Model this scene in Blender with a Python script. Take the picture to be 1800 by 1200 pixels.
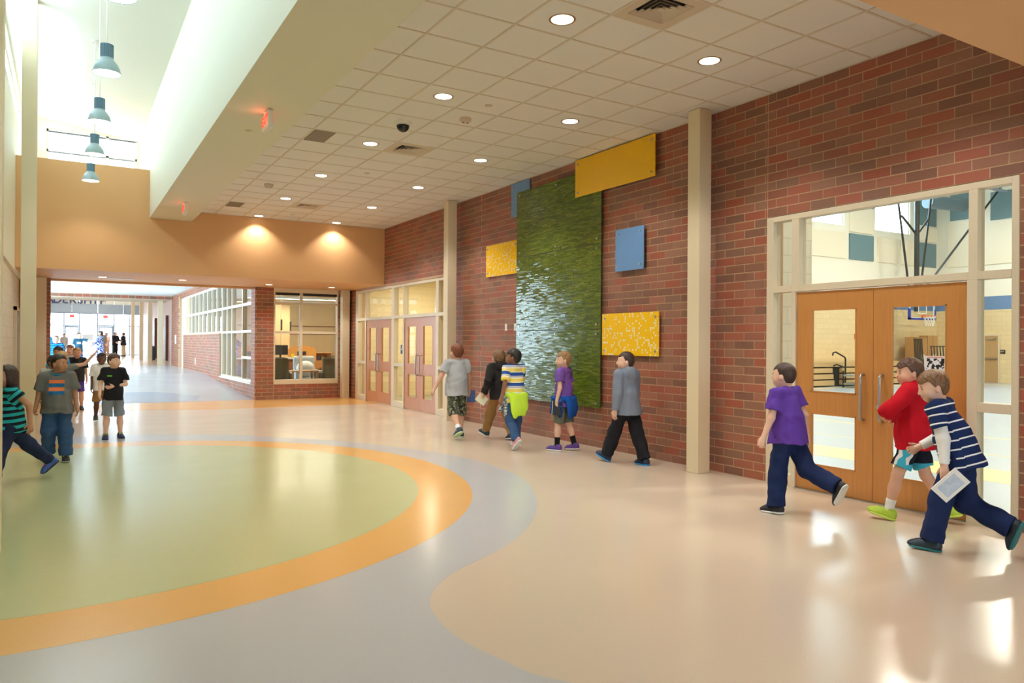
import bpy, bmesh, math, random
import numpy as np
from mathutils import Vector, Matrix
random.seed(7); np.random.seed(7)
for o in list(bpy.data.objects): bpy.data.objects.remove(o)
SC = bpy.context.scene
COL = SC.collection
# ------------------------------------------------------------------ camera
FPX, YAW, PITCH, ROLL, EYE = 1300.0, 0.5420, 0.0020, 0.0063, 1.5826
fw = Vector((math.sin(YAW)*math.cos(PITCH), math.cos(YAW)*math.cos(PITCH), math.sin(PITCH)))
rt = Vector((math.cos(YAW), -math.sin(YAW), 0)); up = rt.cross(fw)
rt = rt*math.cos(ROLL) + up*math.sin(ROLL); up = rt.cross(fw)
cam = bpy.data.cameras.new('camera'); camo = bpy.data.objects.new('camera', cam); COL.objects.link(camo)
cam.sensor_width = 36; cam.lens = FPX/1800*36; cam.clip_end = 500; cam.clip_start = .05
camo.matrix_world = Matrix(((rt.x, up.x, -fw.x, 0), (rt.y, up.y, -fw.y, 0), (rt.z, up.z, -fw.z, EYE), (0, 0, 0, 1)))
SC.camera = camo
def PXY(p):                                   # project a point to the 1800 x 1200 frame
    v = Vector(p) - Vector((0, 0, EYE)); d = v.dot(fw)
    if d < .05: return None
    return 900 + FPX*v.dot(rt)/d, 600 - FPX*v.dot(up)/d, d
# ------------------------------------------------------------------ sky, light levels, exposure
SKY, LAMP, GYM, LIB = 15.0, 145.0, 430.0, 110.0
WARM = (1.0, .97, .91)
world = bpy.data.worlds.new('sky'); SC.world = world; world.use_nodes = True
bg = world.node_tree.nodes['Background']; bg.inputs[0].default_value = (.66, .84, 1.0, 1); bg.inputs[1].default_value = SKY
SC.view_settings.view_transform = 'Standard'; SC.view_settings.look = 'None'
SC.view_settings.exposure = 0.12; SC.view_settings.gamma = 1.0; SC.view_settings.use_curve_mapping = False
SC.cycles.max_bounces = 10; SC.cycles.diffuse_bounces = 5; SC.cycles.glossy_bounces = 4
SC.cycles.transparent_max_bounces = 16; SC.cycles.caustics_reflective = False; SC.cycles.caustics_refractive = False
SC.cycles.sample_clamp_indirect = 6.0; SC.cycles.use_denoising = True
def light(name, kind, loc, energy, color=WARM, size=.1, size_y=None, rot=(0, 0, 0), spot=None, blend=.5, portal=False):
    l = bpy.data.lights.new(name, kind); l.energy = energy; l.color = color
    if kind == 'AREA':
        l.size = size
        if size_y: l.shape = 'RECTANGLE'; l.size_y = size_y
        if portal: l.cycles.is_portal = True
    else: l.shadow_soft_size = size
    if kind == 'SPOT': l.spot_size = math.radians(spot); l.spot_blend = blend
    o = bpy.data.objects.new(name, l); o.location = loc; o.rotation_euler = rot; COL.objects.link(o); return o
# openings that let the sky in (sampling guides only, they give off nothing)
H = math.pi/2
light('clerestory_opening', 'AREA', (-1.25, 8, 6.5), 1, size=.7, size_y=26, rot=(0, -H, 0), portal=True)
light('corridor_side_opening', 'AREA', (-2.9, 30, 2.1), 1, size=3.0, size_y=16, rot=(0, -H, 0), portal=True)
light('rear_fill_opening', 'AREA', (3.0, -7.3, 1.8), 1, size=4.6, size_y=2.2, rot=(H, 0, 0), portal=True)
light('entrance_opening', 'AREA', (1.0, 66.4, 2.6), 1, size=9, size_y=4.6, rot=(-H, 0, 0), portal=True)
# ------------------------------------------------------------------ helpers
def lin(c):
    f = lambda u: (u/12.92 if u <= .04045 else ((u+.055)/1.055)**2.4)
    return tuple(f(v/255.) for v in c[:3]) + (1.0,)
ORG = {}
def link(o, parent=None):
    COL.objects.link(o)
    if parent is not None:
        o.parent = parent; ORG[o.name] = ORG.get(parent.name, Vector((0, 0, 0)))
    return o
def tag(o, label=None, cat=None, group=None, kind=None):
    if label: o['label'] = label
    if cat: o['category'] = cat
    if group: o['group'] = group
    if kind: o['kind'] = kind
    return o
def thing(name, loc, label, cat, group=None, kind=None):
    o = bpy.data.objects.new(name, None); COL.objects.link(o); o.location = loc; o.empty_display_size = .1
    ORG[o.name] = Vector(loc); return tag(o, label, cat, group, kind)
class MB:
    def __init__(s): s.v = []; s.f = []
    def add(s, vs, fs):
        n = len(s.v); s.v += [tuple(map(float, p)) for p in vs]; s.f += [tuple(i+n for i in f) for f in fs]; return s
    def box(s, x0, y0, z0, x1, y1, z1):
        if x0 > x1: x0, x1 = x1, x0
        if y0 > y1: y0, y1 = y1, y0
        if z0 > z1: z0, z1 = z1, z0
        return s.add([(x0,y0,z0),(x1,y0,z0),(x1,y1,z0),(x0,y1,z0),(x0,y0,z1),(x1,y0,z1),(x1,y1,z1),(x0,y1,z1)],
                     [(0,3,2,1),(4,5,6,7),(0,1,5,4),(1,2,6,5),(2,3,7,6),(3,0,4,7)])
    def bar(s, a, b, w, h=None, upv=(0,0,1)):                # square bar from a to b
        a = Vector(a); b = Vector(b); d = (b-a).normalized(); u = Vector(upv)
        if abs(d.dot(u)) > .98: u = Vector((1,0,0))
        r = d.cross(u).normalized(); u = r.cross(d); h = h or w; r = r*w/2; u = u*h/2
        vs = [p+i*r+j*u for p in (a, b) for i, j in ((-1,-1),(1,-1),(1,1),(-1,1))]
        return s.add(vs, [(3,2,1,0),(4,5,6,7),(0,1,5,4),(1,2,6,5),(2,3,7,6),(3,0,4,7)])
    def tube(s, pts, r, n=10, cap=True):
        pts = [Vector(p) for p in pts]; m = len(pts); R = r if hasattr(r, '__len__') else [r]*m
        base = len(s.v); prev = None
        for i, p in enumerate(pts):
            d = (pts[min(i+1, m-1)] - pts[max(i-1, 0)]).normalized()
            if prev is None:
                u = Vector((0,0,1)) if abs(d.z) < .9 else Vector((1,0,0)); a = d.cross(u).normalized()
            else: a = (prev - d*prev.dot(d)).normalized()
            prev = a; b = d.cross(a)
            for k in range(n):
                t = 2*math.pi*k/n; s.v.append(tuple(p + (a*math.cos(t)+b*math.sin(t))*R[i]))
        for i in range(m-1):
            for k in range(n):
                k2 = (k+1) % n; s.f.append((base+i*n+k, base+i*n+k2, base+(i+1)*n+k2, base+(i+1)*n+k))
        if cap: s.f.append(tuple(base+k for k in range(n))[::-1]); s.f.append(tuple(base+(m-1)*n+k for k in range(n)))
        return s
    def lathe(s, prof, c=(0,0,0), n=24, cap=True):                     # (r, z) profile about a vertical axis
        base = len(s.v); m = len(prof)
        for r, z in prof:
            for k in range(n):
                t = 2*math.pi*k/n; s.v.append((c[0]+r*math.cos(t), c[1]+r*math.sin(t), c[2]+z))
        for i in range(m-1):
            for k in range(n):
                k2 = (k+1) % n; s.f.append((base+i*n+k, base+i*n+k2, base+(i+1)*n+k2, base+(i+1)*n+k))
        if cap and prof[0][0] > 1e-4: s.f.append(tuple(base+k for k in range(n))[::-1])
        if cap and prof[-1][0] > 1e-4: s.f.append(tuple(base+(m-1)*n+k for k in range(n)))
        return s
    def poly(s, pts, z0, z1):                                # vertical prism over a plan polygon
        n = len(pts)
        return s.add([(x,y,z0) for x,y in pts]+[(x,y,z1) for x,y in pts],
                     [tuple(range(n))[::-1], tuple(range(n, 2*n))]+[(i,(i+1)%n,n+(i+1)%n,n+i) for i in range(n)])
    def ell(s, c, r, n=12, m=8):
        return s.lathe([(max(1e-5, math.sin(math.pi*i/m))*1.0, -math.cos(math.pi*i/m)) for i in range(m+1)], n=n)._sc(c, r, (m+1)*n)
    def _sc(s, c, r, k):
        for i in range(len(s.v)-k, len(s.v)):
            p = s.v[i]; s.v[i] = (c[0]+p[0]*r[0], c[1]+p[1]*r[1], c[2]+p[2]*r[2])
        return s
    def rot(s, c, a, start=0):
        ca, sa = math.cos(a), math.sin(a)
        for i in range(start, len(s.v)):
            x, y, z = s.v[i]; x -= c[0]; y -= c[1]; s.v[i] = (c[0]+x*ca-y*sa, c[1]+x*sa+y*ca, z)
        return s
    def build(s, name, mat, parent=None, smooth=False, bevel=0, org=None):
        me = bpy.data.meshes.new(name); off = ORG.get(parent.name, Vector((0,0,0))) if parent else Vector(org or (0,0,0))
        me.from_pydata([(x-off.x, y-off.y, z-off.z) for x, y, z in s.v], [], s.f); me.update()
        o = bpy.data.objects.new(name, me)
        if mat: me.materials.append(mat)
        if smooth:
            me.polygons.foreach_set('use_smooth', [True]*len(me.polygons))
            if smooth != 'all': me.set_sharp_from_angle(angle=math.radians(40))
        if bevel:
            b = o.modifiers.new('bevel', 'BEVEL'); b.width = bevel; b.segments = 2; b.limit_method = 'ANGLE'
        if parent is None and org is not None: o.location = org
        link(o, parent)
        if parent is None: ORG[o.name] = off
        return o
def struct(o, label=None, cat=None): return tag(o, label, cat, kind='structure')
def copy_tree(o, delta, parent=None, label=None):
    c = o.copy(); COL.objects.link(c)
    if parent is None:
        c.location = Vector(o.location) + Vector(delta); ORG[c.name] = ORG[o.name] + Vector(delta)
        if label: c['label'] = label
    else: c.parent = parent; ORG[c.name] = ORG[parent.name]
    for ch in o.children: copy_tree(ch, delta, c)
    return c
# ------------------------------------------------------------------ materials
MATS = {}
def mat(name, col=(128,128,128), rough=.6, spec=.5, metal=0., var=0., vscale=8., bump=0., bscale=60., coat=0., emit=None, estr=0., alpha=None):
    if name in MATS: return MATS[name]
    m = bpy.data.materials.new(name); m.use_nodes = True; MATS[name] = m
    nt = m.node_tree; p = nt.nodes['Principled BSDF']; c = lin(col)
    p.inputs['Base Color'].default_value = c; p.inputs['Roughness'].default_value = rough
    p.inputs['Specular IOR Level'].default_value = spec; p.inputs['Metallic'].default_value = metal
    if coat: p.inputs['Coat Weight'].default_value = coat; p.inputs['Coat Roughness'].default_value = .08
    if emit: p.inputs['Emission Color'].default_value = lin(emit); p.inputs['Emission Strength'].default_value = estr
    if var or bump:
        tc = nt.nodes.new('ShaderNodeTexCoord')
    if var:
        n = nt.nodes.new('ShaderNodeTexNoise'); n.inputs['Scale'].default_value = vscale; n.inputs['Detail'].default_value = 5
        nt.links.new(tc.outputs['Object'], n.inputs['Vector'])
        mx = nt.nodes.new('ShaderNodeMix'); mx.data_type = 'RGBA'
        mx.inputs[6].default_value = tuple(max(0, v*(1-var)) for v in c[:3])+(1,); mx.inputs[7].default_value = tuple(min(1, v*(1+var)) for v in c[:3])+(1,)
        nt.links.new(n.outputs['Fac'], mx.inputs[0]); nt.links.new(mx.outputs[2], p.inputs['Base Color'])
    if bump:
        n = nt.nodes.new('ShaderNodeTexNoise'); n.inputs['Scale'].default_value = bscale; n.inputs['Detail'].default_value = 3
        nt.links.new(tc.outputs['Object'], n.inputs['Vector'])
        b = nt.nodes.new('ShaderNodeBump'); b.inputs['Strength'].default_value = bump; b.inputs['Distance'].default_value = .01
        nt.links.new(n.outputs['Fac'], b.inputs['Height']); nt.links.new(b.outputs[0], p.inputs['Normal'])
    return m
class NT:                                                    # small node-tree writer
    def __init__(s, m): s.t = m.node_tree; s.p = s.t.nodes['Principled BSDF']
    def n(s, typ, **kw):
        x = s.t.nodes.new('ShaderNode'+typ)
        for k, v in kw.items():
            if k.startswith('i'): x.inputs[int(k[1:])].default_value = v
            else: setattr(x, k, v)
        return x
    def l(s, a, b): s.t.links.new(a, b)
    def math(s, op, a, b=None):
        x = s.n('Math', operation=op)
        for i, v in enumerate((a, b)):
            if v is None: continue
            if isinstance(v, (int, float)): x.inputs[i].default_value = v
            else: s.l(v, x.inputs[i])
        return x.outputs[0]
    def mix(s, fac, a, b):
        x = s.n('Mix', data_type='RGBA')
        for i, v in ((0, fac), (6, a), (7, b)):
            if isinstance(v, (int, float, tuple)): x.inputs[i].default_value = v
            else: s.l(v, x.inputs[i])
        return x.outputs[2]
    def attr(s, name): return s.n('Attribute', attribute_name=name)
    def obj(s): return s.n('TexCoord').outputs['Object']
    def noise(s, scale, vec=None, detail=3):
        x = s.n('TexNoise'); x.inputs['Scale'].default_value = scale; x.inputs['Detail'].default_value = detail
        if vec is not None: s.l(vec, x.inputs['Vector'])
        return x.outputs['Fac']
    def bump(s, h, strength, dist=.01):
        b = s.n('Bump'); b.inputs['Strength'].default_value = strength; b.inputs['Distance'].default_value = dist
        s.l(h, b.inputs['Height']); s.l(b.outputs[0], s.p.inputs['Normal'])
def glass(name, tint=(1,1,1), refl=1.0, rough=.0):
    m = bpy.data.materials.new(name); m.use_nodes = True; nt = m.node_tree; MATS[name] = m
    nt.nodes.remove(nt.nodes['Principled BSDF']); out = nt.nodes['Material Output']
    t = nt.nodes.new('ShaderNodeBsdfTransparent'); t.inputs[0].default_value = tint+(1,)
    g = nt.nodes.new('ShaderNodeBsdfGlossy'); g.inputs['Roughness'].default_value = rough
    lw = nt.nodes.new('ShaderNodeLayerWeight'); pw = nt.nodes.new('ShaderNodeMath'); pw.operation = 'POWER'; pw.inputs[1].default_value = 5; nt.links.new(lw.outputs['Facing'], pw.inputs[0])
    f = nt.nodes.new('ShaderNodeMath'); f.operation = 'MULTIPLY_ADD'; f.inputs[1].default_value = .7; f.inputs[2].default_value = .03; nt.links.new(pw.outputs[0], f.inputs[0])
    mx = nt.nodes.new('ShaderNodeMixShader'); mu = nt.nodes.new('ShaderNodeMath'); mu.operation = 'MULTIPLY'; mu.inputs[1].default_value = refl
    nt.links.new(f.outputs[0], mu.inputs[0]); nt.links.new(mu.outputs[0], mx.inputs[0]); nt.links.new(t.outputs[0], mx.inputs[1]); nt.links.new(g.outputs[0], mx.inputs[2])
    nt.links.new(mx.outputs[0], out.inputs[0]); return m
GLASS = glass('window_glass', (.95,.97,.96), 1.1)
M_frame = mat('beige_metal', (216,202,176), .45, var=.04, vscale=40)
M_col = mat('beige_column_paint', (222,206,174), .5, var=.05, vscale=120, bump=.04, bscale=300)
M_orange = mat('orange_wall_paint', (218,168,114), .55, var=.03, vscale=60, bump=.03, bscale=250)
M_white = mat('white_drywall_paint', (236,238,228), .6, var=.02, vscale=20)
M_bulk = mat('cream_drywall_paint', (220,217,196), .6, var=.03, vscale=60, bump=.03, bscale=250)
M_tile = mat('acoustic_ceiling_tile', (230,227,222), .9, spec=.1, var=.07, vscale=220, bump=.15, bscale=400)
M_tee = mat('ceiling_grid_metal', (214,202,184), .6)
M_wood = None
def wood(name, c1, c2, rough=.35, axis='Z', scale=1.0):
    m = mat(name, c1, rough); k = NT(m); mp = k.n('Mapping'); k.l(k.obj(), mp.inputs[0])
    mp.inputs['Scale'].default_value = {'Z': (30*scale,30*scale,1.2*scale), 'X': (1.2*scale,30*scale,30*scale), 'Y': (30*scale,1.2*scale,30*scale)}[axis]
    n1 = k.noise(2.0, mp.outputs[0], 6); k.l(k.mix(n1, lin(c1), lin(c2)), k.p.inputs['Base Color']); k.bump(n1, .05); return m
M_wood = wood('honey_oak_door', (208,146,82), (178,118,60), .32)
M_wood2 = wood('pink_oak_door', (204,144,106), (178,118,82), .35)
M_steel = mat('brushed_steel', (190,190,188), .28, metal=1.)
M_dark = mat('dark_rubber', (34,34,36), .7)
M_black = mat('black_metal', (26,26,28), .4)
M_whiteplastic = mat('white_plastic', (236,234,228), .4)
M_lampface = mat('lamp_lens', (255,248,232), .5, emit=(255,244,222), estr=5.0)
# brick
BRICKS = [(152,94,74),(146,90,72),(158,96,74),(138,94,76),(134,98,80),(148,102,82),(158,88,68),(142,100,80),(152,108,88),(130,90,74),(158,102,82),(162,94,74)]
M_brick = mat('red_brown_brick', (128,66,48), .62, .4); k = NT(M_brick); a = k.attr('tone')
n1 = k.noise(60, k.obj(), 4); g = k.math('ADD', .78, k.math('MULTIPLY', n1, .44)); vm = k.n('VectorMath', operation='SCALE'); k.l(a.outputs['Color'], vm.inputs[0]); k.l(g, vm.inputs['Scale'])
k.l(vm.outputs[0], k.p.inputs['Base Color']); k.bump(n1, .25, .004)
M_mortar = mat('tan_mortar', (196,164,134), .9, .1, var=.12, vscale=60)
def block_mat(name, c, joint, w=.4064, h=.2032, plane='X', rough=.55):   # painted concrete block (small joints)
    m = mat(name, c, rough); k = NT(m); sp = k.n('SeparateXYZ'); k.l(k.obj(), sp.inputs[0]); cb = k.n('CombineXYZ')
    k.l(sp.outputs[1 if plane == 'X' else 0], cb.inputs[0]); k.l(sp.outputs[2], cb.inputs[1])
    b = k.n('TexBrick'); k.l(cb.outputs[0], b.inputs['Vector']); b.inputs['Scale'].default_value = 1; b.inputs['Brick Width'].default_value = w; b.inputs['Row Height'].default_value = h
    b.inputs['Mortar Size'].default_value = .006; b.inputs['Mortar Smooth'].default_value = .3
    b.inputs['Color1'].default_value = lin(c); b.inputs['Color2'].default_value = lin(tuple(v*.97 for v in c)); b.inputs['Mortar'].default_value = lin(joint)
    k.l(b.outputs['Color'], k.p.inputs['Base Color']); k.bump(b.outputs['Fac'], -.25, .006); return m
M_blockY = block_mat('cream_block_x', (230,206,160), (206,180,134)); M_blockX = block_mat('cream_block_y', (230,206,160), (206,180,134), plane='Y')
M_blockL = block_mat('pale_block', (222,212,188), (198,186,160))
# floor
def floor_mat(name, c):
    m = mat(name, c, .2); k = NT(m); n1 = k.noise(120, k.obj(), 3); n2 = k.noise(1.3, k.obj(), 3)
    cc = k.mix(n1, lin(tuple(v*.96 for v in c)), lin(tuple(min(255, v*1.03) for v in c))); k.l(cc, k.p.inputs['Base Color'])
    k.l(k.math('ADD', .16, k.math('MULTIPLY', n2, .10)), k.p.inputs['Roughness']); k.bump(k.noise(14, k.obj(), 2), .02, .01)
    k.p.inputs['Specular IOR Level'].default_value = .72; return m
F_tan = floor_mat('tan_sheet_floor', (205,187,166)); F_or = floor_mat('orange_sheet_floor', (224,170,98)); F_gr = floor_mat('green_sheet_floor', (185,188,140)); F_gy = floor_mat('grey_sheet_floor', (185,185,186))
# bricks as pieces: the ones that show largest are objects, the rest one mesh
BRICK_CACHE = {}
def brick_mesh(L, Hh, D, ci, jit):
    key = (round(L, 3), round(Hh, 3), ci, D)
    if key in BRICK_CACHE: return BRICK_CACHE[key]
    b = MB().box(0, 0, 0, L, D, Hh); me = bpy.data.meshes.new('brick'); me.from_pydata(b.v, [], b.f)
    a = me.attributes.new('tone', 'FLOAT_COLOR', 'POINT'); a.data.foreach_set('color', list(lin(BRICKS[ci]))*8)
    me.materials.append(M_brick); BRICK_CACHE[key] = me; return me
def brick_face(parent, origin, udir, inward, u0, u1, z0, z1, holes=(), nind=300, phase=0., joints=(), proud=.007, L=.3048, Hc=.1016, J=.0115):
    """origin: (x, y) of u=0 on the visible face; inward: unit vector into the wall"""
    ud = Vector((udir[0], udir[1], 0)); iw = Vector((inward[0], inward[1], 0)); org = Vector((origin[0], origin[1], 0)); out = []
    nr = int(math.ceil((z1-z0)/Hc))
    for r in range(nr):
        a, b = z0+r*Hc+J/2, min(z0+(r+1)*Hc-J/2, z1)
        if b-a < .015: continue
        segs = [(u0, u1)]
        for (h0, h1, g0, g1) in holes:
            if g0 < b-.02 and g1 > a+.02:
                ns = []
                for s0, s1 in segs:
                    if h1 <= s0 or h0 >= s1: ns.append((s0, s1)); continue
                    if h0 > s0: ns.append((s0, h0))
                    if h1 < s1: ns.append((h1, s1))
                segs = ns
        for jn in joints:
            ns = []
            for s0, s1 in segs:
                if s0 < jn < s1: ns += [(s0, jn), (jn, s1)]
                else: ns.append((s0, s1))
            segs = ns
        ph = phase + (L/2 if r % 2 else 0)
        for s0, s1 in segs:
            i0 = int(math.floor((s0-ph)/L)); i1 = int(math.ceil((s1-ph)/L))
            for i in range(i0, i1+1):
                p, q = max(s0, ph+i*L)+J/2, min(s1, ph+(i+1)*L)-J/2
                if q-p < .02: continue
                out.append((p, q, a, b))
    rank = []
    for k_, (p, q, a, b) in enumerate(out):
        c = [PXY(org+ud*u+Vector((0,0,zz))) for u, zz in ((p,a),(q,a),(q,b),(p,b))]
        if None in c: rank.append((0, k_)); continue
        cx = sum(t[0] for t in c)/4; cy = sum(t[1] for t in c)/4
        ar = abs((c[2][0]-c[0][0])*(c[3][1]-c[1][1])-(c[3][0]-c[1][0])*(c[2][1]-c[0][1]))/2
        rank.append((ar if -20 < cx < 1820 and -20 < cy < 1220 else 0, k_))
    rank.sort(reverse=True); ind = set(k_ for a_, k_ in rank[:nind] if a_ > 0)
    vs, fs, cs = [], [], []; ang = math.atan2(ud.y, ud.x); flip = ud.x*iw.y-ud.y*iw.x < 0
    for k_, (p, q, a, b) in enumerate(out):
        ci = random.choice(range(len(BRICKS))); dz = random.uniform(-.0012, .0012); D = .05
        base = org + ud*(q if flip else p) - iw*(proud*0 + dz)
        if k_ in ind:
            o = bpy.data.objects.new('brick', brick_mesh(q-p, b-a, D, ci, 0)); o.parent = parent; COL.objects.link(o)
            o.location = Vector((base.x, base.y, a)) - ORG.get(parent.name, Vector((0,0,0))); o.rotation_euler = (0, 0, ang+(math.pi if flip else 0))
        else:
            bb = MB().box(0, 0, 0, q-p, D, b-a); n = len(vs); e = -ud if flip else ud
            vs += [tuple(Vector((base.x, base.y, a)) + e*x + iw*y + Vector((0,0,z))) for x, y, z in bb.v]; fs += [tuple(t+n for t in f) for f in bb.f]
            cs += list(lin(BRICKS[ci]))*8
    if vs:
        m_ = MB(); m_.v = vs; m_.f = fs; o = m_.build('brick_field', M_brick, parent); o['kind'] = 'stuff'
        at = o.data.attributes.new('tone', 'FLOAT_COLOR', 'POINT'); at.data.foreach_set('color', cs)
# ================================================================== the setting
XW, XL, CZ, HZ, HY0, HY1, YLIB, XC = 6.938, -.95, 4.469, 3.048, 17.86, 20.75, 20.60, 4.335
ZF, YR0, YR1 = .40, 21.0, 29.2                               # upper floor level and the ramp that leads to it
ground = struct(MB().box(-150, 66.6, .2, 150, 200, .3).build('ground', mat('pale_pavement', (205,203,198), .9)), 'pale sunlit pavement outside the entrance')
fl = MB()
def fstrip(x0, x1, y0, y1, za, zb, t=.2):
    fl.add([(x0,y0,za-t),(x1,y0,za-t),(x1,y1,zb-t),(x0,y1,zb-t),(x0,y0,za),(x1,y0,za),(x1,y1,zb),(x0,y1,zb)],
           [(0,3,2,1),(4,5,6,7),(0,1,5,4),(1,2,6,5),(2,3,7,6),(3,0,4,7)])
fstrip(-1.3, 7.2, -7, YR0, 0, 0); fstrip(-3.4, -1.3, 7.2, 11.8, 0, 0); fstrip(-2.6, XC+.3, YR0, YR1, 0, ZF); fstrip(-2.6, 9, YR1, 66.6, ZF, ZF); fstrip(XC+.3, 11, YR0, YR1, 0, 0)
floor = struct(fl.build('floor', F_tan), 'glossy tan sheet floor with coloured inlays')
def clipx(P, x0):
    out = []
    for i in range(len(P)):
        a, b = P[i], P[(i+1) % len(P)]
        if a[0] >= x0: out.append(a)
        if (a[0] >= x0) != (b[0] >= x0):
            t = (x0-a[0])/(b[0]-a[0]); out.append((x0, a[1]+t*(b[1]-a[1])))
    return out
def spline(P, n=8):
    out = []
    for i in range(len(P)-1):
        p0, p1, p2, p3 = P[max(i-1,0)], P[i], P[i+1], P[min(i+2, len(P)-1)]
        for k_ in range(n):
            t = k_/n; out.append(tuple(.5*((2*b)+(-a+c)*t+(2*a-5*b+4*c-d)*t*t+(-a+3*b-3*c+d)*t**3) for a, b, c, d in zip(p0, p1, p2, p3)))
    return out + [P[-1]]
circ = lambda c, r, n=160: [(c[0]+r*math.cos(2*math.pi*i/n), c[1]+r*math.sin(2*math.pi*i/n)) for i in range(n)]
CC = (-.20, 8.80)
gpts = spline([(4.6,-4),(4.6,-1),(4.3,.6),(3.4,1.75),(2.55,2.3),(1.998,2.849),(1.87,3.2),(1.81,3.55),(1.84,3.904),(1.924,4.15),(2.074,4.37),(2.355,4.609),(2.897,4.932),(3.438,5.409),(4.026,6.187),(4.491,7.118),(4.68,7.934),(4.72,8.892),(4.423,10.094),(3.854,11.358),(3.087,12.383),(2.34,13.19),(1.511,13.7),(.5,14.0),(-.9,13.95)])
MB().poly(gpts+[(-.94,13.9),(-.94,-4)], -.05, .0012).build('grey_floor_band', F_gy, floor)['label'] = 'pale grey flooring sweeping round the circle'
MB().poly(clipx(circ(CC, 4.315), -.94), -.05, .0022).build('orange_floor_ring', F_or, floor)['label'] = 'orange flooring ring round the green circle'
MB().poly(clipx(circ(CC, 3.75), -.94), -.05, .0032).build('green_floor_circle', F_gr, floor)['label'] = 'olive green flooring circle'
MB().poly([(-.94,19.2),(.93,19.0),(2.3,18.45),(2.9,18.2),(6.5,18.1),(6.93,18.1),(6.93,20.59),(XC,20.59),(XC,20.75),(3.0,20.66),(1.5,20.85),(-.94,20.7)], -.05, .0012).build('orange_floor_strip', F_or, floor)['label'] = 'orange flooring strip under the beam'
MB().add([(-2.4,20.99,.001),(XC,20.99,.001),(XC,YR1,ZF+.001),(-2.4,YR1,ZF+.001),(XC,38.9,ZF+.001),(-2.4,38.9,ZF+.001)], [(0,1,2,3),(3,2,4,5)]).build('corridor_floor', floor_mat('pale_grey_sheet_floor', (196,199,203)), floor)['label'] = 'pale grey corridor flooring up the ramp'
MB().add([(-2.4,21.0,.003),(.9,21.0,.003),(2.4,21.0,.003),(3.0,21.2,.0125),(3.2,22.2,.0615),(2.2,23.4,.1195),(-2.4,23.8,.1395)], [(0,1,2,3,4,5,6)]).build('blue_grey_floor_patch', floor_mat('bluegrey_sheet_floor', (168,180,198)), floor)
# ---------------------------------------------------- right brick wall
SF1 = (3.162, 5.807, 0, 3.048); SF2 = (14.335, 19.99, 0, 3.0)
def wall_x(x0, x1, y0, y1, z0, z1, holes):
    m = MB(); ys = sorted(set([y0, y1]+[h for q in holes for h in q[:2]]))
    for a, b in zip(ys[:-1], ys[1:]):
        zz = z0
        for h in sorted(holes, key=lambda q: q[2]):
            if h[0] <= a+1e-6 and h[1] >= b-1e-6:
                if h[2] > zz: m.box(x0, a, zz, x1, b, h[2])
                zz = h[3]
        if zz < z1: m.box(x0, a, zz, x1, b, z1)
    return m
wr = struct(wall_x(XW+.003, 7.21, -7, 20.9, 0, 4.6, [SF1, SF2]).build('wall_right', M_mortar), 'red brown brick wall beside the gym doors')
brick_face(wr, (XW, 0), (0, 1), (1, 0), -1.0, 20.58, 0, CZ+.02, [SF1, SF2], 300, phase=.05, joints=(5.807, 12.72))
# ---------------------------------------------------- library front, corridor wall, left pier
wlib = struct(MB().box(XC+.003, YLIB+.003, 0, 4.83, 20.88, 3.1).box(4.83, YLIB+.003, 0, 6.62, 20.87, .41).box(6.62, YLIB+.003, 0, 6.95, 20.87, 3.1).build('wall_library', M_mortar), 'brick pier and low wall round the library window')
brick_face(wlib, (0, YLIB), (1, 0), (0, 1), XC, 6.93, 0, 3.05, [(4.83, 6.62, .41, 3.1)], 300, phase=.1, joints=(4.83,))
CW = [(21.1, 25.95, .42, 3.42), (25.95, 34.9, 1.86, 3.46), (34.9, 36.1, .2, 3.46)]
m = MB()
for y0, y1, z0, z1 in ((20.88,21.1,0,3.8),(36.1,39.0,0,3.8),(21.1,36.1,3.46,3.8),(21.1,25.95,0,.42),(25.95,34.9,0,1.86),(21.1,25.95,3.42,3.46),(34.9,36.1,0,.2)): m.box(XC+.003, y0, z0, XC+.3, y1, z1)
wc = struct(m.build('wall_corridor', M_mortar), 'long brick corridor wall under the clerestory glazing')
brick_face(wc, (XC, 0), (0, 1), (1, 0), 20.6, 39.0, 0, 3.69, CW, 0, phase=.1)
wle = struct(MB().box(XL, 20.55, 0, -.335, 20.85, 3.1).build('wall_left_pier', M_mortar), 'dark brick pier edge at the left of the corridor')
brick_face(wle, (0, 20.543), (1, 0), (0, 1), XL, -.33, 0, 3.05, [], 60, phase=0)
brick_face(wle, (-.33, 0), (0, 1), (-1, 0), 20.545, 20.85, 0, 3.05, [], 0)
# ---------------------------------------------------- left wall, clerestory
wl = struct(MB().box(-1.2, -7, 0, XL, 7.2, 2.98).box(-1.2, 11.8, 0, XL, 20.55, 2.98).box(-1.2, 7.2, 2.5, XL, 11.8, 2.98).box(-3.4, 7.0, 0, -1.2, 7.2, 2.98).box(-3.4, 11.8, 0, -1.2, 12.0, 2.98).box(-3.6, 7.0, 0, -3.4, 12.0, 2.98).build('wall_left', M_blockL), 'pale painted block wall behind the left columns')
m = MB().box(-1.2, -7, 2.98, -.90, 20.95, 6.13).box(-1.2, -7, 6.80, -.90, 20.95, 7.0).box(-1.2, -7, 6.13, -.9, -6.0, 6.8).box(-1.2, 20.3, 6.13, -.9, 20.95, 6.8)
struct(MB().box(-3.6, 7.0, 2.98, -1.2, 12.0, 3.05).build('ceiling_alcove', M_white))
wlu = struct(m.build('wall_left_upper', M_bulk), 'cream drywall under the left clerestory windows')
cw = thing('window_1', (-1.05, 7, 6.13), 'long clerestory window strip high on the left', 'window', kind='structure')
y = -6.0
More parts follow.
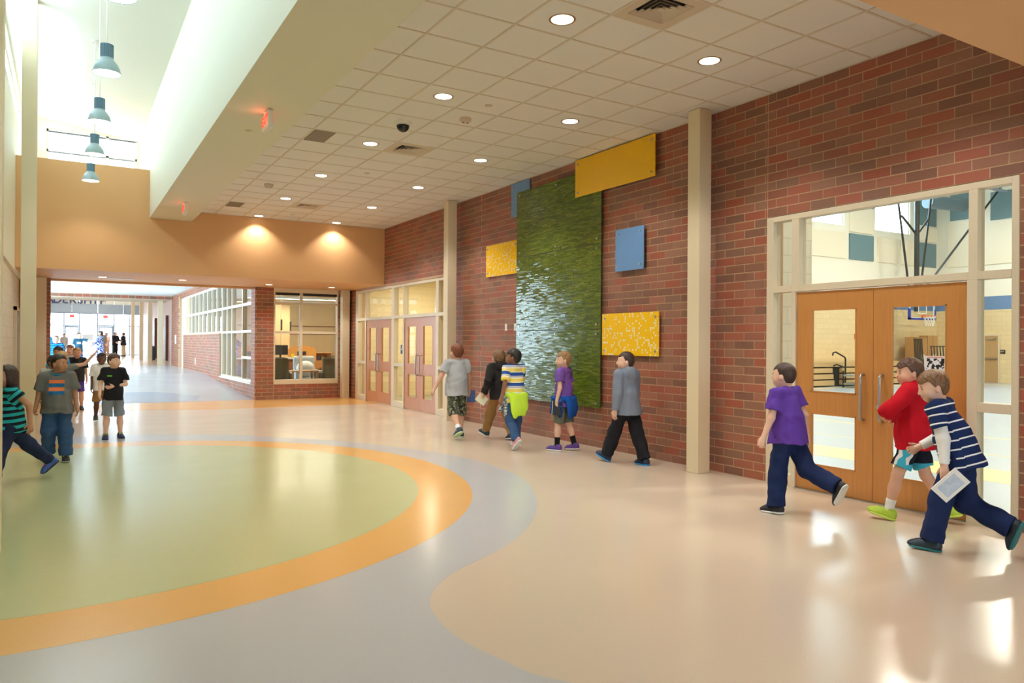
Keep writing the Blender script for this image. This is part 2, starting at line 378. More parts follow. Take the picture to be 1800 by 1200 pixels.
while y < 20.2:
    y2 = min(y+1.55, 20.3); MB().box(-1.12, y, 6.13, -.98, y+.06, 6.80).build('mullion', M_whiteplastic, cw)
    MB().box(-1.06, y+.06, 6.17, -1.05, y2, 6.76).build('pane', GLASS, cw); y = y2
MB().box(-1.13, -6, 6.13, -.93, 20.3, 6.18).build('sill', M_whiteplastic, cw); MB().box(-1.12, -6, 6.75, -.97, 20.3, 6.80).build('head', M_whiteplastic, cw)
hi = lambda x: 6.55+(1.53-x)*.137
m = MB().add([(-1.3,-7,hi(-1.3)),(2.4,-7,hi(2.4)),(2.4,21,hi(2.4)),(-1.3,21,hi(-1.3)),(-1.3,-7,7.3),(2.4,-7,7.3),(2.4,21,7.3),(-1.3,21,7.3)], [(0,3,2,1),(4,5,6,7),(0,1,5,4),(1,2,6,5),(2,3,7,6),(3,0,4,7)])
struct(m.build('ceiling_high', M_white), 'high sloped white ceiling over the pendants')
# end wall of the clerestory
m = MB().box(-.95, 20.7, 5.29, -.44, 20.95, 6.95).box(1.48, 20.7, 5.29, 1.6, 20.95, 6.7).box(-.44, 20.7, 6.60, 1.48, 20.95, 6.9)
struct(m.build('wall_clerestory_end', M_bulk), 'cream wall round the end clerestory window')
w2 = thing('window_2', (.5, 20.8, 5.3), 'clerestory window above the orange beam', 'window', kind='structure')
for x0, x1, z0, z1 in ((-.44,-.40,5.3,6.6),(1.44,1.48,5.3,6.6),(.80,.86,5.3,6.6),(-.44,1.48,6.56,6.6),(-.44,1.48,6.075,6.12),(-.44,1.48,5.3,5.35)): MB().box(x0, 20.74, z0, x1, 20.84, z1).build('mullion', M_whiteplastic, w2)
for x0, x1 in ((-.44,.80),(.86,1.48)):
    MB().box(x0, 20.735, 6.545, x1, 20.845, 6.558).build('gasket', M_dark, w2); MB().box(x0, 20.735, 6.068, x1, 20.845, 6.075).build('gasket', M_dark, w2)
    for z0, z1 in ((5.35,6.068),(6.12,6.545)): MB().box(x0, 20.79, z0, x1, 20.796, z1).build('pane', GLASS, w2)
sd = MB()
for i in range(14): sd.add([(-4,25.0,6.35+i*.11),(5,25.0,6.35+i*.11),(5,25.06,6.35+i*.11),(-4,25.06,6.35+i*.11),(-4,25.02,6.46+i*.11),(5,25.02,6.46+i*.11),(5,25.08,6.46+i*.11),(-4,25.08,6.46+i*.11)], [(0,3,2,1),(4,5,6,7),(0,1,5,4),(1,2,6,5),(2,3,7,6),(3,0,4,7)])
tag(sd.build('roof_siding', mat('white_lap_siding', (232,236,240), .6)), 'white lapped siding seen through the end clerestory window', 'siding')
# bulkhead between the high space and the tiled ceiling
m = MB().box(1.53, -7, 4.25, 2.38, HY0, 6.75).box(1.53, HY0, 5.295, 2.38, 20.95, 6.75)
bulk = struct(m.build('wall_bulkhead', M_bulk), 'long cream drywall bulkhead lit from the clerestory')
# orange beams
struct(MB().box(-.90, HY0, HZ, XW, HY1, 5.295).build('wall_header', M_orange), 'deep orange beam spanning the hall')
struct(MB().box(-.94, -2.6, HZ, XW, 1.935, 5.2).build('wall_header_near', M_orange), 'orange soffit overhead at the near end')
struct(MB().box(-1.2, -7.2, 0, .7, -7, 7).box(5.3, -7.2, 0, 7.2, -7, 7).box(.7, -7.2, 2.9, 5.3, -7, 7).box(.7, -7.2, 0, 5.3, -7, .7).build('wall_back', M_bulk))
w11 = thing('rear_fill_window', (3, -7.1, .7), 'added rear window behind the viewer for fill daylight', 'window', kind='structure')  # unseen window added so daylight fills the hall from behind
for i in range(5): MB().box(.7+i*1.13, -7.16, .7, .78+i*1.13, -7.04, 2.9).build('mullion', M_frame, w11)
MB().box(.7, -7.105, .7, 5.3, -7.095, 2.9).build('pane', GLASS, w11)
struct(MB().box(1.5, -7, 4.4, 7.2, -2.6, 4.6).build('ceiling_back', M_bulk))
# ---------------------------------------------------- tiled ceiling
T, GX, GY = .6096, 5.3014, 4.5213
ceil = struct(MB().box(2.38, 1.9, CZ+.10, 7.2, HY0, CZ+.16).build('ceiling', M_tee), 'tiled acoustic ceiling with recessed downlights')
xs = [2.38]+[GX+j*T for j in range(-4, 3)]+[XW]; ys = [1.935]+[GY+i*T for i in range(-4, 22)]+[HY0]
SKIPT = {(-2,0),(-2,9),(-2,18),(-4,9),(-4,19)}               # tiles replaced by grilles
TC = {}
for a in range(len(xs)-1):
    for b in range(len(ys)-1):
        j, i = a-5, b-5
        if (j, i) in SKIPT and (j, i) != (-4,9) and (j, i) != (-4,19): continue
        key = (round(xs[a+1]-xs[a], 3), round(ys[b+1]-ys[b], 3))
        if min(key) < .03: continue
        if key not in TC:
            q = MB().box(.002, .002, 0, key[0]-.002, key[1]-.002, .02); me = bpy.data.meshes.new('ceiling_tile'); me.from_pydata(q.v, [], q.f); me.materials.append(M_tile); TC[key] = me
        o = bpy.data.objects.new('ceiling_tile', TC[key]); o.parent = ceil; o.location = (xs[a], ys[b], CZ+.006); COL.objects.link(o)
for x in xs[1:-1]: MB().box(x-.012, 1.935, CZ, x+.012, HY0, CZ+.03).build('grid_bar', M_tee, ceil)
for y in ys[1:-1]: MB().box(2.38, y-.012, CZ+.001, XW, y+.012, CZ+.03).build('grid_bar', M_tee, ceil)
MB().box(2.38, HY0-.02, CZ, XW, HY0, CZ+.03).box(XW-.02, 1.935, CZ, XW, HY0, CZ+.03).build('wall_angle', M_tee, ceil)
# ---------------------------------------------------- columns
def column(x, y, z1, label, w=.2):
    return tag(MB().box(x, y, 0, x+w, y+w, z1).build('column', M_col, bevel=.006, org=None), label, 'column', 'square beige columns')
column(6.60, 6.55, CZ-.001, 'square beige column on the brick wall nearest the gym doors')
column(6.60, 13.50, CZ-.001, 'square beige column between the wall art and the far double doors')
column(6.66, 20.33, HZ-.001, 'square beige column at the corner of the library window', .21)
column(-.61, 6.55, hi(-.5)-.02, 'square beige column cut by the left edge of the picture')
column(-.61, 13.50, hi(-.5)-.02, 'tall square beige column right behind the striped shirt girl')
column(-.61, 20.33, HZ-.001, 'square beige column beside the dark brick pier', .2)
# ---------------------------------------------------- door fronts in the brick wall
def bars(par, boxes, name='mullion', m=None):
    for b in boxes: MB().box(*b).build(name, m or M_frame, par, bevel=.003)
def pane(par, *b): return MB().box(*b).build('pane', GLASS, par)
FX0, FX1, GXM = XW-.012, XW+.11, XW+.055
def leaf(n, label, y0, y1, hinge_hi, wood_, pull=True, lock=False):
    """a wooden leaf from y0 to y1 with two lites; the meeting stile is at the other end from the hinge"""
    t = thing('door_%d' % n, (XW+.03, (y0+y1)/2, 0), label, 'door', kind='structure'); z0, z1 = .012, 2.162
    X0, X1 = XW+.012, XW+.056; s = .185; ya, yb = y0+s, y1-s
    m = MB()
    for q in ((y0,z0,ya,z1),(yb,z0,y1,z1),(ya,1.965,yb,z1),(ya,.845,yb,1.075),(ya,z0,yb,.285)): m.box(X0, q[0], q[1], X1, q[2], q[3])
    m.build('leaf', wood_, t)
    for za, zb in ((.285,.845),(1.075,1.965)):
        MB().box(X0+.018, ya, za, X0+.024, yb, zb).build('pane', GLASS, t)
        m = MB()
        for q in ((ya,za,ya+.012,zb),(yb-.012,za,yb,zb),(ya,zb-.012,yb,zb),(ya,za,yb,za+.012)): m.box(X0-.004, q[0], q[1], X0+.012, q[2], q[3])
        m.build('glazing_bead', wood_, t)
    yc = (y0+.10) if hinge_hi else (y1-.10); sg = -1
    if pull:
        p = [(X0, yc, 1.285), (X0-.035, yc, 1.285), (X0-.055, yc, 1.265), (X0-.058, yc, 1.22), (X0-.058, yc, .88), (X0-.055, yc, .845), (X0-.035, yc, .825), (X0, yc, .825)]
        MB().tube(p, .0135, 12).build('pull_handle', M_steel, t, smooth=True)
    if lock:
        yl = y0+.05 if hinge_hi else y1-.05
        c = MB().lathe([(.001,0),(.019,0),(.021,.006),(.012,.012),(.001,.012)], n=16); c.v = [(X0-z, yl+x, .965+y) for x, y, z in c.v]; c.build('lock_cylinder', M_steel, t, smooth=True)
    ye = y1 if hinge_hi else y0
    for zz in (.25, 1.08, 1.9): MB().box(X0-.006, ye-.004, zz-.055, X0+.006, ye+.004, zz+.055).build('hinge', M_steel, t)
    return t
sf = thing('window_3', (XW, 4.48, 0), 'beige metal framed glass front of the gym doors', 'window', kind='structure')
bars(sf, [(FX0,5.712,0,FX1,5.807,3.04),(FX0,5.367,2.173,FX1,5.464,2.98),(FX0,5.41,0,FX1,5.464,2.173),(FX0,3.496,2.173,FX1,3.574,2.98),(FX0,3.496,0,FX1,3.585,2.173),(FX0,3.162,0,FX1,3.219,3.04),
          (FX0,3.219,2.98,FX1,5.712,3.04),(FX0,3.219,2.173,FX1,3.496,2.245),(FX0,5.464,2.173,FX1,5.712,2.245),(FX0,3.574,2.173,FX1,5.367,2.245),
          (FX0,3.219,.995,FX1,3.496,1.08),(FX0,5.464,.995,FX1,5.712,1.08),(FX0,3.219,0,FX1,3.496,.13),(FX0,5.464,0,FX1,5.712,.13)])
for ya, yb in ((3.219,3.496),(5.464,5.712)):
    for za, zb in ((.13,.995),(1.08,2.173),(2.245,2.98)): pane(sf, GXM, ya, za, GXM+.006, yb, zb)
pane(sf, GXM, 3.574, 2.245, GXM+.006, 5.367, 2.98)
MB().box(XW-.03, 3.59, 0, XW+.12, 5.406, .011).build('threshold', M_steel, sf)
leaf(1, 'left honey oak gym door leaf with two glass lites', 4.500, 5.406, True, M_wood)
leaf(2, 'right honey oak gym door leaf with a lock cylinder', 3.590, 4.494, False, M_wood, lock=True)
sg = thing('window_4', (XW, 17.1, 0), 'beige metal framed glass front of the far double doors', 'window', kind='structure')
bars(sg, [(FX0,19.80,0,FX1,19.985,2.99),(FX0,19.155,0,FX1,19.24,2.93),(FX0,17.16,0,FX1,17.33,2.93),(FX0,16.53,0,FX1,16.61,2.93),(FX0,14.61,0,FX1,14.75,2.93),(FX0,14.335,0,FX1,14.37,2.99),
          (FX0,14.37,2.93,FX1,19.80,2.99)]+[(FX0,a,2.165,FX1,b,2.24) for a, b in ((14.37,14.61),(14.75,16.53),(16.61,17.16),(17.33,19.155),(19.24,19.80))]
         +[(FX0,a,c,FX1,b,d) for a, b in ((14.37,14.61),(16.61,17.16),(19.24,19.80)) for c, d in ((0,.14),(.995,1.07))])
for ya, yb in ((14.37,14.61),(16.61,17.16),(19.24,19.80)):
    for za, zb in ((.14,.995),(1.07,2.165),(2.24,2.93)): pane(sg, GXM, ya, za, GXM+.006, yb, zb)
for ya, yb in ((14.75,16.53),(17.33,19.155)): pane(sg, GXM, ya, 2.24, GXM+.006, yb, 2.93)
leaf(3, 'leftmost leaf of the far left oak double doors', 18.25, 19.15, True, M_wood2); leaf(4, 'right leaf of the far left oak double doors', 17.335, 18.245, False, M_wood2, lock=True)
leaf(5, 'left leaf of the oak double doors nearest the grey shirt boy', 15.655, 16.525, True, M_wood2); leaf(6, 'right leaf of the oak double doors nearest the grey shirt boy', 14.755, 15.65, False, M_wood2, lock=True)
# library window
wl3 = thing('window_5', (5.7, YLIB, .41), 'beige framed library window of six panes', 'window', kind='structure')
LY0, LY1 = YLIB+.02, YLIB+.13
bars(wl3, [(4.83,LY0-.03,.41,6.62,LY1,.54),(4.83,LY0,.54,4.875,LY1,3.048),(6.60,LY0,.54,6.64,LY1,3.048),(5.545,LY0,.54,5.62,LY1,2.95),(4.875,LY0,2.93,6.60,LY1,3.048)]+[(a,LY0,c,b,LY1,d) for a, b in ((4.875,5.545),(5.62,6.60)) for c, d in ((1.80,1.87),(2.60,2.665))])
for a, b in ((4.875,5.545),(5.62,6.60)):
    for c, d in ((.54,1.80),(1.87,2.60),(2.665,2.93)): pane(wl3, a, YLIB+.07, c, b, YLIB+.076, d)
    MB().box(a, YLIB+.062, 2.86, b, YLIB+.085, 2.93).build('roller_blind', M_dark, wl3)
# corridor glazing
wcg = thing('window_6', (XC+.15, 28, 1.86), 'long white framed corridor glazing beside the library', 'window', kind='structure')
M_fw = mat('pale_metal_frame', (222,214,196), .4)
b = [(21.1,21.22,.42,3.42),(25.83,25.95,.42,3.42),(34.8,34.9,1.86,3.46)]+[(y_-.04,y_+.04,.5,3.42) for y_ in (22.6,24.2,25.0)]+[(y_-.04,y_+.04,1.9,3.46) for y_ in (26.9,27.9,28.9,29.9,30.9,31.9,32.9,33.9)]
for y0, y1, z0, z1 in b: MB().box(XC+.06, y0, z0, XC+.2, y1, z1).build('mullion', M_fw, wcg)
for y0, y1, z0, z1 in ((21.1,25.95,.42,.5),(21.1,34.9,1.83,1.90),(21.1,34.9,2.60,2.68),(21.1,34.9,3.38,3.46),(21.1,22.6,1.08,1.15)): MB().box(XC+.04, y0, z0, XC+.21, y1, z1).build('rail', M_fw, wcg)
for y0, y1, z0, z1 in ((21.22,25.83,.5,1.83),(21.22,34.8,1.9,2.6),(21.22,34.8,2.68,3.38)): MB().box(XC+.12, y0, z0, XC+.126, y1, z1).build('pane', GLASS, wcg)
MB().box(XC-.015, 21.1, .40, XC+.2, 25.95, .44).build('sill', M_fw, wcg)
struct(MB().box(XC+.08, 34.95, .38, XC+.2, 36.05, 3.46).build('door_7', M_fw), 'narrow pale door frame at the end of the corridor glazing', 'door')
# corridor ceiling, lintel, lobby
M_ct = mat('corridor_ceiling_tile', (226,228,230), .9, spec=.1)
cc = struct(MB().box(-2.6, HY1, 3.70, XC+.3, 38.7, 3.8).build('ceiling_corridor', M_tee), 'pale tiled corridor ceiling')
q = MB().box(.004, .004, 0, 1.215, 1.215, .012); me = bpy.data.meshes.new('ceiling_tile'); me.from_pydata(q.v, [], q.f); me.materials.append(M_ct)
for a in range(5):
    for b_ in range(14):
        o = bpy.data.objects.new('ceiling_tile', me); o.parent = cc; o.location = (-1.86+a*1.2192, HY1+.2+b_*1.2192, 3.692); COL.objects.link(o)
struct(MB().box(-2.6, HY1, 3.0, XC, 20.95, 3.8).build('wall_header_back', M_orange))
wlc = struct(MB().box(-2.8, 20.85, -.2, -2.4, 38.7, .75).box(-2.8, 20.85, 3.4, -2.4, 38.7, 3.8).box(-2.4, 20.86, 0, -.9, 21.1, 3.8).box(-2.8, 20.85, .75, -2.4, 22, 3.4).build('wall_corridor_left', M_bulk))
w9 = thing('window_9', (-2.6, 30, .75), 'long window strip on the left side of the corridor', 'window', kind='structure')
for i in range(12): MB().box(-2.65, 22+i*1.5, .75, -2.55, 22.06+i*1.5, 3.4).build('mullion', M_al if 0 else M_frame, w9)
MB().box(-2.61, 22, .75, -2.6, 38.7, 3.4).build('pane', GLASS, w9)
lt = struct(MB().box(-2.6, 38.705, 3.545, 4.3, 42, 4.4).build('wall_lintel', mat('beige_soffit', (216,204,182), .6)), 'brick faced lintel at the lobby')
brick_face(lt, (0, 38.70), (1, 0), (0, 1), -2.6, 4.33, 3.545, 3.69, [], 40, Hc=.145)
# lobby beyond
m = MB().box(-3.2, 38.7, .2, -2.6, 66.4, 6.2).box(5.2, 39, .3, 5.5, 66.4, 6.2).box(4.3, 38.99, 0, 5.5, 39.3, 6.2)
struct(m.build('wall_lobby', mat('pale_brick_lobby', (190,170,165), .6, var=.2, vscale=14)), 'pale brick wall along the lobby')
struct(MB().box(-3.2, 42, 5.9, 5.5, 66.6, 6.1).box(-3.2, 38.9, 4.4, 5.5, 42, 6.1).build('ceiling_lobby', M_white))
for y, nm in ((40.3,'first'),(45.6,'second'),(51.2,'third'),(58.0,'fourth')):
    tag(MB().box(3.86, y, ZF-.01, 4.08, y+.22, 5.9).build('column', M_col, bevel=.006), 'square beige lobby column, %s from the corridor' % nm, 'column', 'lobby columns')
for y0, y1 in ((43.5,44.6),(48.5,49.6),(55,56)):
    tag(MB().box(5.12, y0, ZF, 5.199, y1, 3.0).box(5.05, y0-.1, ZF, 5.199, y0, 3.1).build('lobby_door', mat('dark_red_door', (92,52,46), .5)), 'dark red doorway in the lobby wall behind the %s' % {43.5:'nearest pair of columns',48.5:'middle columns',55:'far columns'}[y0], 'doorway', 'lobby doorways')
we = thing('window_7', (1, 66, ZF), 'entrance glass front with doors at the end of the lobby', 'window', kind='structure')
M_al = mat('blue_grey_aluminium', (150,166,184), .4, metal=.3)
EX = [-2.6, -1.4, -.193, .84, 2.047, 3.176, 4.274, 5.2]
for x in EX: MB().box(x-.045, 65.95, ZF, x+.045, 66.07, 3.69).build('mullion', M_al, we)
for z in (ZF+.04, 2.725, 3.66): MB().box(-2.6, 65.96, z-.04, 5.2, 66.06, z+.04).build('rail', M_al, we)
for a, b_ in zip(EX[:-1], EX[1:]):
    for z0, z1 in ((ZF,2.7),(2.76,3.65)): MB().box(a, 66.0, z0, b_, 66.006, z1).build('pane', GLASS, we)
    MB().box(a+.004, 65.98, 4.38, b_-.004, 66.08, 5.9).build('upper_panel', M_white, we)
M_sp = mat('grey_blue_metal_panel', (150,166,180), .5)
for a, b_ in ((-2.6,-1.4),(-1.4,.331),(.331,2.074),(2.074,3.82),(3.82,5.2)): MB().box(a+.008, 65.9, 3.69, b_-.008, 66.1, 4.38).build('spandrel_panel', M_sp, we)
for k_, (a, b_) in enumerate(((-.193,.84),(2.047,3.176))):
    d = thing('door_%d' % (8+k_), ((a+b_)/2, 65.9, ZF), 'glass entrance door %s' % ('nearer the left' if k_ == 0 else 'beside the two men'), 'door', kind='structure')
    for q in ((a+.05,ZF,a+.15,2.68),(b_-.15,ZF,b_-.05,2.68),(a+.15,2.56,b_-.15,2.68),(a+.15,ZF,b_-.15,ZF+.22),(a+.15,1.38,b_-.15,1.44)): MB().box(q[0], 65.86, q[1], q[2], 65.93, q[3]).build('door_rail', M_al, d)
    MB().box(a+.15, 65.89, ZF+.22, b_-.15, 65.896, 2.56).build('pane', GLASS, d)
# ================================================================== gym beyond the right doors
GXF, GYF, GH = 34.16, 19.0, 9.0
M_gw = mat('white_gym_wall', (246,240,224), .6); M_gb = mat('blue_gym_stripe', (104,136,178), .55); M_gf = mat('blue_grey_gym_floor', (172,186,198), .28, spec=.5)
M_cream = mat('cream_acoustic_panel', (244,232,208), .9); M_teal = mat('teal_acoustic_panel', (106,134,142), .9); M_yl = mat('yellow_floor_paint', (252,222,140), .3)
gf = struct(MB().box(7.2, -6, -.2, GXF, 13.2, 0).box(10.5, 13.2, -.2, GXF, GYF+.3, 0).build('floor_gym', M_gf), 'blue grey gym floor with yellow lines')
for q in ((9.26,-6,10.2,13),(10.7,17.15,34,17.4),(13.6,-6,13.68,17.1),(11.5,-6,11.54,17),(16.2,9.5,34,9.56),(20.0,-6,20.06,17),(32.5,-6,32.75,17.1)): MB().box(q[0],q[1],-.01,q[2],q[3],.002).build('floor_line', M_yl, gf)
def gwall(nm, pl, lab):
    if pl == 'Y': bx = lambda z0, z1, d=0: MB().box(10.5, GYF-d, z0, GXF+.3, GYF+.3, z1)
    else: bx = lambda z0, z1, d=0: MB().box(GXF-d, -6, z0, GXF+.3, GYF, z1)
    w = struct(bx(0, 3.15).build(nm, M_blockX if pl == 'Y' else M_blockY), lab); bx(3.15, 3.73).build('blue_stripe', M_gb, w)
    return w, bx
wg, bx = gwall('wall_gym_far', 'Y', 'cream gym wall with blue stripe and acoustic panels')
m = MB(); hol = [(21.0,27.35),(29.45,32.0)]
xx = 10.5
for a, b in hol: m.box(xx, GYF, 6.5, a, GYF+.3, 8.6); xx = b
m.box(xx, GYF, 6.5, GXF+.3, GYF+.3, 8.6).box(10.5, GYF, 3.73, GXF+.3, GYF+.3, 6.5).box(10.5, GYF, 8.6, GXF+.3, GYF+.3, GH+.2); m.build('upper_wall', M_gw, wg)
w8 = thing('window_8', (27, GYF, 6.5), 'bright high gym windows', 'window', kind='structure')
for a, b in hol:
    for x in (a, (a+b)/2, b-.06): MB().box(x, GYF+.05, 6.5, x+.06, GYF+.15, 8.6).build('mullion', M_whiteplastic, w8)
    MB().box(a, GYF+.1, 6.5, b, GYF+.106, 8.6).build('pane', GLASS, w8)
wg2, bx = gwall('wall_gym_side', 'X', 'cream gym side wall with blue stripe'); bx(3.73, GH+.2).build('upper_wall', M_gw, wg2)
struct(MB().box(7.2, -6.3, 0, GXF+.3, -6, GH+.2).build('wall_gym_near', M_gw))
struct(MB().box(7.2, -6, 4.6, 7.3, 13.2, GH+.2).box(7.21, -6, 0, 7.3, 3.0, 4.6).box(7.21, 6.1, 0, 7.3, 13.2, 4.6).box(7.3, 13.0, 0, 10.5, 13.2, GH+.2).box(10.5, 13.2, 0, 10.6, GYF, GH+.2).box(7.21, 5.82, 0, 7.75, 6.1, 4.6).build('wall_gym_back', block_mat('white_block', (238,232,214), (214,206,186), plane='Y'))); struct(MB().box(7.2, -6, GH, GXF+.3, GYF+.3, GH+.2).build('ceiling_gym', M_gw), 'white gym ceiling')
for i, x in enumerate((21.5,23.3,25.2,27.65,29.6,31.25,32.5)):
    w_ = (1.65,1.75,2.2,1.63,1.5,1.1,1.5)[i]; c = M_teal if i in (3, 6) else M_cream
    tag(MB().box(x, GYF-.06, 5.13, x+w_, GYF-.001, 6.2).build('acoustic_panel', c, bevel=.01), '%s acoustic panel on the far gym wall, %s' % ('teal' if c is M_teal else 'cream', ('leftmost of the lower row','second of the lower row','third of the lower row','between cream panels under a cream panel','right of the teal panel','narrow one before the corner','low one in the corner')[i]), 'wall panel', 'gym wall panels')
for x, w_, z0, z1, c, l in ((27.65,1.63,6.27,7.3,M_cream,'cream acoustic panel directly above the teal panel'),(27.65,1.63,7.36,8.3,M_teal,'teal acoustic panel high between the gym windows'),(32.5,1.5,7.0,8.4,M_teal,'teal acoustic panel high in the gym corner'),(32.5,1.5,6.27,6.9,M_cream,'small cream acoustic panel between two teal corner panels')):
    tag(MB().box(x, GYF-.06, z0, x+w_, GYF-.001, z1).build('acoustic_panel', c, bevel=.01), l, 'wall panel', 'gym wall panels')
for y, w_, z0, z1, c, l in ((17.1,1.3,7.2,8.5,M_teal,'teal acoustic panel high on the gym side wall'),(15.6,1.4,5.1,6.9,M_cream,'cream acoustic panel on the gym side wall'),(17.1,1.4,5.1,7.1,M_cream,'cream acoustic panel on the side wall next the corner'),(15.3,1.4,7.0,8.2,M_teal,'teal acoustic panel at the right sidelight')):
    tag(MB().box(GXF-.06, y, z0, GXF-.001, y+w_, z1).build('acoustic_panel', c, bevel=.01), l, 'wall panel', 'gym wall panels')
# roof joists and duct
M_jst = mat('pale_blue_steel', (150,172,190), .5)
for i, y in enumerate((8.0, 12.0, 16.0)):
    m = MB().bar((7.4,y,8.75),(34,y,8.75),.12).bar((7.4,y,8.1),(34,y,8.1),.1)
    for k_ in range(26): m.bar((7.6+k_,y,8.1),(8.1+k_,y,8.75),.05).bar((8.1+k_,y,8.75),(8.6+k_,y,8.1),.05)
    tag(m.build('roof_joist', M_jst), 'pale blue steel roof joist, %s of the gym' % ('nearest the doors','over the middle','by the far wall')[i], 'joist', 'gym roof joists')
du = MB().tube([(31.6,18.0,7.75),(33.7,17.6,7.75)], .28, 16); tag(du.build('air_duct', mat('grey_blue_duct', (96,120,136), .5), smooth=True), 'round grey blue air duct in the gym corner', 'duct')
for i, (x, y) in enumerate(((12,4),(12,12),(20,4),(20,12),(28,4),(28,13))):
    t = thing('high_bay_lamp', (x, y, 8.0), 'white high bay lamp under the gym roof, %s' % ('near left','far left','near middle','far middle','near right','far right')[i], 'lamp', 'gym high bay lamps')
    MB().box(x-.6, y-.25, 7.86, x+.6, y+.25, 7.98).build('housing', M_whiteplastic, t); MB().box(x-.55, y-.2, 7.845, x+.55, y+.2, 7.86).build('lens', M_lampface, t)
    MB().tube([(x,y,7.98),(x,y,GH)], .01, 6).build('hanger', M_steel, t)
    light('gym_lamp_light', 'AREA', (x, y, 7.84), GYM, color=(1,.93,.82), size=1.1, size_y=.4)
# basketball hoop
hx, hy, hz = 30.4, 17.0, 2.80
t = thing('basketball_hoop', (hx, hy, 2.5), 'basketball hoop with glass backboard hung from black poles', 'hoop')
fr = MB()
for q in ((-.9,-.55,-.85,.55),(.85,-.55,.9,.55),(-.9,.5,.9,.55),(-.9,-.55,.9,-.5)): fr.box(hx+q[0], hy+.5, hz+.45+q[1], hx+q[2], hy+.54, hz+.45+q[3])
fr.box(hx-.3, hy+.49, hz+.1, hx+.3, hy+.5, hz+.13).box(hx-.3, hy+.49, hz+.5, hx+.3, hy+.5, hz+.53).box(hx-.3, hy+.49, hz+.1, hx-.27, hy+.5, hz+.53).box(hx+.27, hy+.49, hz+.1, hx+.3, hy+.5, hz+.53)
bd = MB().box(hx-.9, hy+.505, hz-.1, hx+.9, hy+.52, hz+1.0).build('backboard', GLASS, t); fr.build('board_frame', M_whiteplastic, bd)
MB().box(hx-.95, hy+.46, hz-.16, hx+.95, hy+.56, hz-.08).box(hx-.95, hy+.46, hz-.16, hx-.88, hy+.56, hz+.3).box(hx+.88, hy+.46, hz-.16, hx+.95, hy+.56, hz+.3).build('edge_padding', mat('blue_padding', (36,60,150), .5), bd)
ring = [(hx+.23*math.cos(a), hy+.2+.23*math.sin(a), hz) for a in [2*math.pi*i/24 for i in range(25)]]
MB().tube(ring, .014, 8).box(hx-.08, hy+.42, hz-.06, hx+.08, hy+.5, hz+.05).build('rim', mat('orange_rim', (232,98,44), .4), t, smooth=True)
nm_ = MB()
for i in range(12):
    a0 = 2*math.pi*i/12
    for s in (1, -1): nm_.tube([(hx+(.23-.09*t_)*math.cos(a0+s*t_*.9), hy+.2+(.23-.09*t_)*math.sin(a0+s*t_*.9), hz-.42*t_) for t_ in (0,.33,.66,1)], .008, 4)
nm_.build('net', M_whiteplastic, t)
MB().tube([(hx,hy+.75,hz+.2),(hx,hy+.75,GH)], .10, 12).build('mast', M_black, t, smooth=True)
for a, b in (((hx-.5,hy+.75,hz+.9),(hx-1.5,hy+.75,8.2)),((hx+.3,hy+.75,hz+1.2),(hx+1.1,hy+.75,8.2)),((hx+.3,hy+.7,hz+1.0),(33.9,16.2,8.3)),((hx,hy+.75,6.2),(hx-1.1,hy+.75,6.9)),((hx,hy+.75,6.2),(hx+.8,hy+.75,6.9))): MB().tube([a, b], .045, 8).build('brace', M_black, t, smooth=True)
# bleachers, handrail, cart, boxes, racks, door, signs
M_bl = wood('tan_bleacher_board', (206,176,128), (190,156,106), .5, 'X', .4)
t = thing('bleachers', (26, 18.3, 0), 'folded tan bleachers along the far gym wall', 'bleachers')
for i, (z0, z1) in enumerate(((.05,.24),(.29,.47),(.52,.70),(.75,.93))):
    for x0, x1 in ((19.5,25.0 if i < 3 else 30.0),(25.6,30.0)):
        if i == 3 and x0 > 20: continue
        MB().box(x0, 17.75+i*.04, z0, x1, 18.95, z1).build('board', M_bl, t)
MB().box(19.4, 17.97, 0, 30.05, 18.98, .9).build('frame', M_dark, t)
MB().tube([(25.45,17.6,0.1),(25.45,17.6,1.05),(25.4,17.6,1.12),(24.85,17.6,1.32),(24.7,17.6,1.28),(24.68,17.6,1.18)], .03, 8).tube([(25.45,17.6,.72),(24.9,17.6,.85),(24.75,17.6,.8)], .03, 8).build('handrail', M_black, t, smooth=True)
t = thing('equipment_cart', (25.2, 16.9, 0), 'grey equipment cart in front of the bleachers', 'cart')
MB().box(24.8,16.7,.42,26.0,17.3,.48).box(24.8,16.7,.12,26.0,17.3,.17).build('shelf', mat('grey_steel', (150,156,160), .5), t)
for x in (24.82,25.95):
    for y in (16.72,17.25): MB().bar((x,y,0.0),(x,y,.62),.04).build('post', M_black, t)
M_card = mat('brown_cardboard', (186,140,88), .85, var=.08, vscale=3)
for x, w_, h_, l in ((31.0,1.0,1.95,'tall brown cardboard box with a white label against the gym wall'),(32.05,.75,2.02,'narrow tall cardboard box in the gym corner')):
    t = thing('cardboard_box', (x+w_/2, 18.7, 0.93 if 0 else 0), l, 'box', 'tall boxes in the gym'); MB().box(x, 18.2, 0, x+w_, 18.95-.9+.0 if 0 else 18.6, h_).build('carton', M_card, t); MB().box(x+w_*.55, 18.195, 1.0, x+w_*.8, 18.2, 1.2).build('label_sticker', M_whiteplastic, t); MB().box(x+w_*.45, 18.196, 0, x+w_*.55, 18.2, h_).build('packing_tape', mat('packing_tape', (170,124,74), .4), t)
